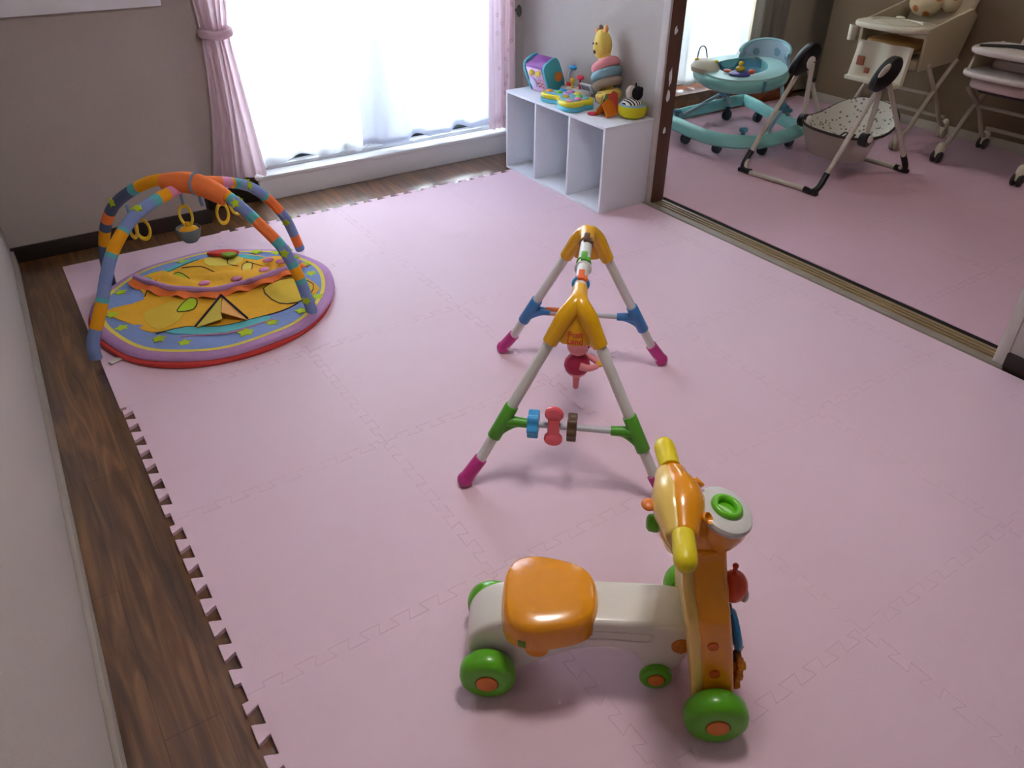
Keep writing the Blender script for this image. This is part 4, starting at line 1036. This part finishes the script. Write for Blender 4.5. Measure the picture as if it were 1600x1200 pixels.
b = MB(); b.tube([wl(2.88, .50, .47), wl(2.885, .49, .53), wl(2.895, .46, .535), wl(2.90, .44, .48)], .004, 8, smooth=4); b.build('toy_arch', mat('slate_tube', '6a7f86', .4), wk)
b = MB(); b.lathe([(0, .425), (.058, .425), (.060, .438), (.04, .448), (0, .45)], wl(2.92, .20), (0, 0, 1), 26); b.build('purple_disc', mat('violet_plastic', '4f4f9a', .4), wk)
b = MB(); b.ball(wl(2.92, .20, .462), (.026, .026, .016)); b.ball(wl(2.92, .20, .490), .014); b.build('duck', mat('walker_yellow', 'd9bd28', .4), wk)
b = MB(); b.ball(wl(2.90, .27, .44), (.018, .03, .010)); b.ball(wl(2.96, .15, .45), (.02, .02, .014)); islands(b, 'red_bead', mat('coral_bead', 'd2603f', .4), wk)
b = MB(); b.box(wl(2.97, .053, .385), (.02, .012, .06), .004); b.build('clasp', AQD, wk)

# ================================================================== BABY SWING
STUBE = mat('bone_tube', 'c9c0b2', .4, .5)
SO = Vector((3.09, -.35, 0))
sw = thing('baby_swing', 'folding baby swing with black hubs and a spotted seat beyond the doorway', 'baby swing', SO)
def sl(x, y, z): return Vector((x, y, z)) - SO
hubs = {1: Vector((3.065, -.115, .555)), -1: Vector((3.10, -.575, .56))}
F = {('f', 1): (2.71, -.10), ('f', -1): (2.745, -.575), ('r', 1): (3.44, -.10), ('r', -1): (3.465, -.62)}
for k in 'fr':
    A = F[(k, 1)]; Bq = F[(k, -1)]
    la = lambda fxy, hub, t: Vector((fxy[0], fxy[1], .013)).lerp(hub, t)
    pts = [la(A, hubs[1], .95), la(A, hubs[1], .5), la(A, hubs[1], .16), la(A, hubs[1], .05) + Vector((0, -.012, 0)), Vector((A[0], A[1] - .05, .014)), Vector((A[0], A[1] - .12, .013)),
           Vector((Bq[0], Bq[1] + .12, .013)), Vector((Bq[0], Bq[1] + .05, .014)), la(Bq, hubs[-1], .05) + Vector((0, .012, 0)), la(Bq, hubs[-1], .16), la(Bq, hubs[-1], .5), la(Bq, hubs[-1], .95)]
    b = MB(); b.tube([p - SO for p in pts], .0125, 14, smooth=4); b.build('leg_frame', STUBE, sw)
    for s, Q in ((1, A), (-1, Bq)):
        up = la(Q, hubs[s], .17)
        b = MB(); b.tube([up - SO, la(Q, hubs[s], .06) - SO, sl(Q[0], Q[1] - s * .02, .016), sl(Q[0], Q[1] - s * .07, .0155)], .0165, 14, smooth=4)
        b.box(sl(Q[0], Q[1] - s * .012, .011), (.028, .05, .022), .006); b.build('corner_foot', BLACK, sw)
for s in (1, -1):
    h = hubs[s]; d = Vector((-.14, 0, -.085)).normalized()
    pl = []
    for k in range(36):
        a = 2 * math.pi * k / 36; pl.append((.112 * math.cos(a), .060 * math.sin(a) * (1 - .15 * math.cos(a))))
    b = MB(); b.prism(pl, frame(h - SO + Vector((-.012, 0, -.005)), d, Vector((0, 0, 1))), .040, .009, 3); hb = b.build('hub', BLACK, sw)
    yin = -s * .022
    b = MB(); 
    if s > 0: b.cyl(h - SO + Vector((.012, yin, -.02)), h - SO + Vector((.012, yin - s * .006, -.02)), .034, bev=.002)
    else: b.prism([(x * .42, y * .32) for x, y in pl], frame(h - SO + Vector((-.062, -.021, .022)), d, Vector((0, 0, 1))), .006, .002)
    b.build('hub_inlay', IVORY, sw)
    if s > 0:
        b = MB(); b.cyl(h - SO + Vector((.035, yin, -.03)), h - SO + Vector((.035, yin - .012, -.03)), .014, bev=.002); b.cyl(h - SO + Vector((.055, yin, -.11)), h - SO + Vector((.055, yin - .02, -.11)), .013, bev=.002); b.build('hub_button', BLACK, sw)
    # hanger arm
    e = Vector((3.10, -.155, .235)) if s > 0 else Vector((3.10, -.55, .225))
    b = MB(); b.tube([h - SO + Vector((.02, -s * .03, -.02)), h.lerp(e, .5) - SO + Vector((.012, -s * .01, 0)), e - SO], .013, 12, smooth=4); b.build('hanger_arm', STUBE, sw)
    b = MB(); b.cyl(e - SO + Vector((0, -.022, -.0)), e - SO + Vector((0, .022, 0)), .036, bev=.006); b.build('arm_joint', BLACK, sw)
    b = MB(); b.cyl(e - SO + Vector((.01, -.027, .008)), e - SO + Vector((.01, .027, .008)), .021, bev=.003); b.build('joint_cap', IVORY, sw)
SPOT = spot_mat('spotted_cloth', 'c9c4b8', '77726a', 42, .27)
def rim(a):
    ca, sa = math.cos(a), math.sin(a); x = 3.235 + .235 * math.copysign(abs(ca) ** .75, ca); y = -.35 + .215 * math.copysign(abs(sa) ** .75, sa); return Vector((x, y, .235 + .095 * (max(0, math.cos(a)) ** 1.2) + .01 * math.sin(a)))
def bowl(u, v):
    a = 2 * math.pi * u; r = rim(a); c = Vector((3.17, -.35, .105)); k = (1 - v) ** .55
    p = c.lerp(r, 1 - v); p.z = c.z + (r.z - c.z) * (1 - v) ** 2.0; return p - SO
b = MB(); b.grid(bowl, 48, 10, .008, closeu=True); b.build('seat_pad', SPOT, sw, angle=70)
b = MB(); b.tube([rim(2 * math.pi * k / 40) - SO for k in range(40)], .007, 8, True); b.build('seat_piping', mat('charcoal_piping', '3c3833', .8), sw)
def net(u, v):
    a = R(95) + R(170) * u; r = rim(a) + Vector((-.005, 0, .0)); q = Vector((3.17 + (r.x - 3.17) * .62, -.35 + (r.y + .35) * .8, .085)); return r.lerp(q, v) - SO
b = MB(); b.grid(net, 24, 6); b.build('mesh_skirt', sheer_mat('pale_netting', 'cbbfb4', .3, .25), sw, angle=70)
b = MB()
for y in (-.42, -.46):
    b.tube([sl(3.11, y, .205), sl(3.10, y - .03, .235), sl(3.06, y - .03, .245), sl(3.06, y, .215)], .0045, 6, True, 1)
b.tube([sl(3.04, -.25, .20), sl(3.02, -.30, .225), sl(3.03, -.36, .21), sl(3.05, -.42, .205)], .005, 6, smooth=3); b.build('harness_buckle', BLACK, sw)

# ================================================================== HIGH CHAIRS
CREAM = mat('cream_chair_plastic', 'd6ccb6', .4, .5, .03); BEIGE = mat('beige_chair_shell', 'b7a88c', .5, .4, .04); CTUBE = mat('taupe_tube', 'b5a794', .4, .5)
PADC = mat('cream_vinyl_pad', 'dcd0bc', .6, .3, .04); TAN = mat('tan_cushion', 'b08550', .8, .2, .15, 12)
def chair_frame(root, w, x0, x1, zt, cm):
    for s in (-1, 1):
        y = s * w / 2
        for (xa, xb) in ((x0, x1 - .10), (x1, x0 + .09)):
            b = MB(); b.tube([(xa, y, .065), (xa + (xb - xa) * .22, y, .12), (xa + (xb - xa) * .5, y, .26), (xb, y, zt)], .0135, 12, smooth=4); b.build('leg', CTUBE, root)
        for xa in (x0, x1):
            b = MB(); b.ball((xa, y, .075), (.026, .024, .040)); b.box((xa - .004, y, .05), (.05, .034, .05), .012); c = b.build('caster_fork', CREAM, root)
            b = MB()
            for q in (-.016, .016): b.cyl((xa - .012, y + q - .008, .032), (xa - .012, y + q + .008, .032), .032, bev=.004)
            b.build('caster_wheel', cm, c)
    for xx, zz, r_ in ((x1 - .03, .125, .011), ((x0 + x1) / 2, .285, .010)): b = MB(); b.cyl((xx, -w / 2, zz), (xx, w / 2, zz), r_); b.build('crossbar', CTUBE, root)
def rounded(cx, cy, hx, hy, e=3.2, n=32):
    out = []
    for k in range(n):
        a = 2 * math.pi * k / n; c, s = math.cos(a), math.sin(a); out.append((cx + math.copysign(abs(c) ** (2 / e), c) * hx, cy + math.copysign(abs(s) ** (2 / e), s) * hy))
    return out
I4 = Matrix.Translation
# chair one (cream, reclining seat with patterned cushion)
h1 = thing('high_chair', 'cream high chair with tray and patterned pads against the next room wall', 'high chair', (4.03, -.12, 0))
chair_frame(h1, .43, -.24, .24, .47, mat('cream_wheel', 'bdb09a', .5))
b = MB(); b.prism(rounded(-.22, .0, .16, .215), I4((0, 0, .655)), .03, .011, 3); tr = b.build('tray', CREAM, h1)
b = MB(); b.torus((-.22, 0, .671), .105, .004, seg=30, s2=8, sy=1.4); b.ball((-.10, .06, .678), (.018, .03, .008)); b.build('tray_rim', CREAM, tr)
for s in (-1, 1):
    b = MB(); pl = [(-.22, .44), (-.24, .66), (.16, .74), (.22, .70), (.14, .46)]; b.prism(pl, frame((0, s * .205, 0), (1, 0, 0), (0, 0, 1)), .022, .006); b.build('side_panel', BEIGE, h1)
b = MB(); b.box((-.05, 0, .465), (.36, .38, .05), .018); b.build('seat', BEIGE, h1)
b = MB()
def legpad(u, v): return Vector((-.285 - .03 * v + .010 * math.sin(math.pi * u * 4), (u - .5) * (.33 + .02 * v), .565 - .20 * v))
b.grid(legpad, 30, 10, .02); lp = b.build('leg_pad', PADC, h1, angle=60)
b = MB()
for y, z, w, h_ in ((.10, .46, .032, .036), (.045, .415, .020, .022)): b.box((-.345 - (.545 - z) * .06 + .022, y, z), (.012, w * 1.5, h_ * 1.4), .004)
islands(b, 'printed_patch', mat('rust_print', 'a55c44', .7), lp)
b = MB(); b.box((-.325, 0, .362), (.06, .34, .024), .008); b.build('footrest', CREAM, h1)
b = MB(); b.box((-.12, .02, .545), (.22, .30, .06), .025); b.build('seat_cushion', TAN, h1)
b = MB(); b.box((.19, 0, .66), (.07, .36, .36), .03, rot=Matrix.Rotation(R(28), 4, 'Y')); bk = b.build('backrest', mat('patterned_cushion_base', 'cfc0a8', .8, .2), h1)
b = MB(); b.ball((.10, .05, .74), (.05, .10, .07)); b.ball((.15, -.07, .76), (.05, .06, .06)); b.build('headrest_cushion', spot_mat('orange_dot_cloth', 'cbb592', 'b5713a', 16, .32), h1)
b = MB(); b.cyl((-.33, .19, .64), (-.34, .19, .56), .03, .022); b.build('tray_latch', CREAM, h1)
# chair two (lower, white/pink)
h2 = thing('high_chair', 'low white high chair at the photo right edge with pale pink seat', 'high chair', (4.03, -.83, 0))
chair_frame(h2, .46, -.24, .24, .40, mat('black_white_wheel', '3a3636', .5))
WPK = mat('white_pink_plastic', 'd0c3bd', .4, .5); PKP = mat('pale_pink_pad', 'c9b0ac', .7, .3)
b = MB(); b.prism(rounded(-.19, 0, .17, .225), I4((0, 0, .62)), .03, .011, 3); b.build('tray', WPK, h2)
b = MB(); b.prism(rounded(-.17, 0, .19, .235), I4((0, 0, .505)), .028, .011, 3); b.build('arm_ring', WPK, h2)
b = MB()
for s in (-1, 1): b.prism([(-.28, .51), (-.24, .61), (.0, .63), (.10, .60), (.08, .50)], frame((0, s * .20, 0), (1, 0, 0), (0, 0, 1)), .018, .005)
islands(b, 'side_panel', BEIGE, h2)
b = MB(); b.prism(rounded(-.14, 0, .17, .20), I4((0, 0, .455)), .05, .016, 3); b.build('seat', PKP, h2)
b = MB(); b.box((-.05, 0, .54), (.22, .30, .06), .024); b.build('seat_cushion', PKP, h2)
b = MB(); b.box((-.05, 0, .405), (.24, .34, .035), .01); b.build('seat_underside', mat('dark_plum', '453a40', .8), h2)  # dark slab that forms the underside of the seat
b = MB(); b.box((.16, 0, .60), (.06, .36, .28), .025, rot=Matrix.Rotation(R(22), 4, 'Y')); b.build('backrest', PKP, h2)
for s in (-1, 1):
    b = MB(); b.torus((-.10, s * .225, .43), .030, .008, (0, 1, 0), 24, 8); b.build('recline_ring', WPK, h2)
cd = MB(); cd.tube([(3.74, -.66, .6415), (3.80, -.70, .6415), (3.90, -.80, .6415), (3.93, -.92, .6415), (3.88, -.98, .6415), (3.83, -.90, .6415), (3.84, -.78, .6415), (3.78, -.70, .6415)], .006, 8, True, 5)
tag(cd.build('cord', mat('black_cord', '2a2628', .6), origin=(3.85, -.82, .64)), 'black cord loop lying on the tray of the low white high chair', 'cord')
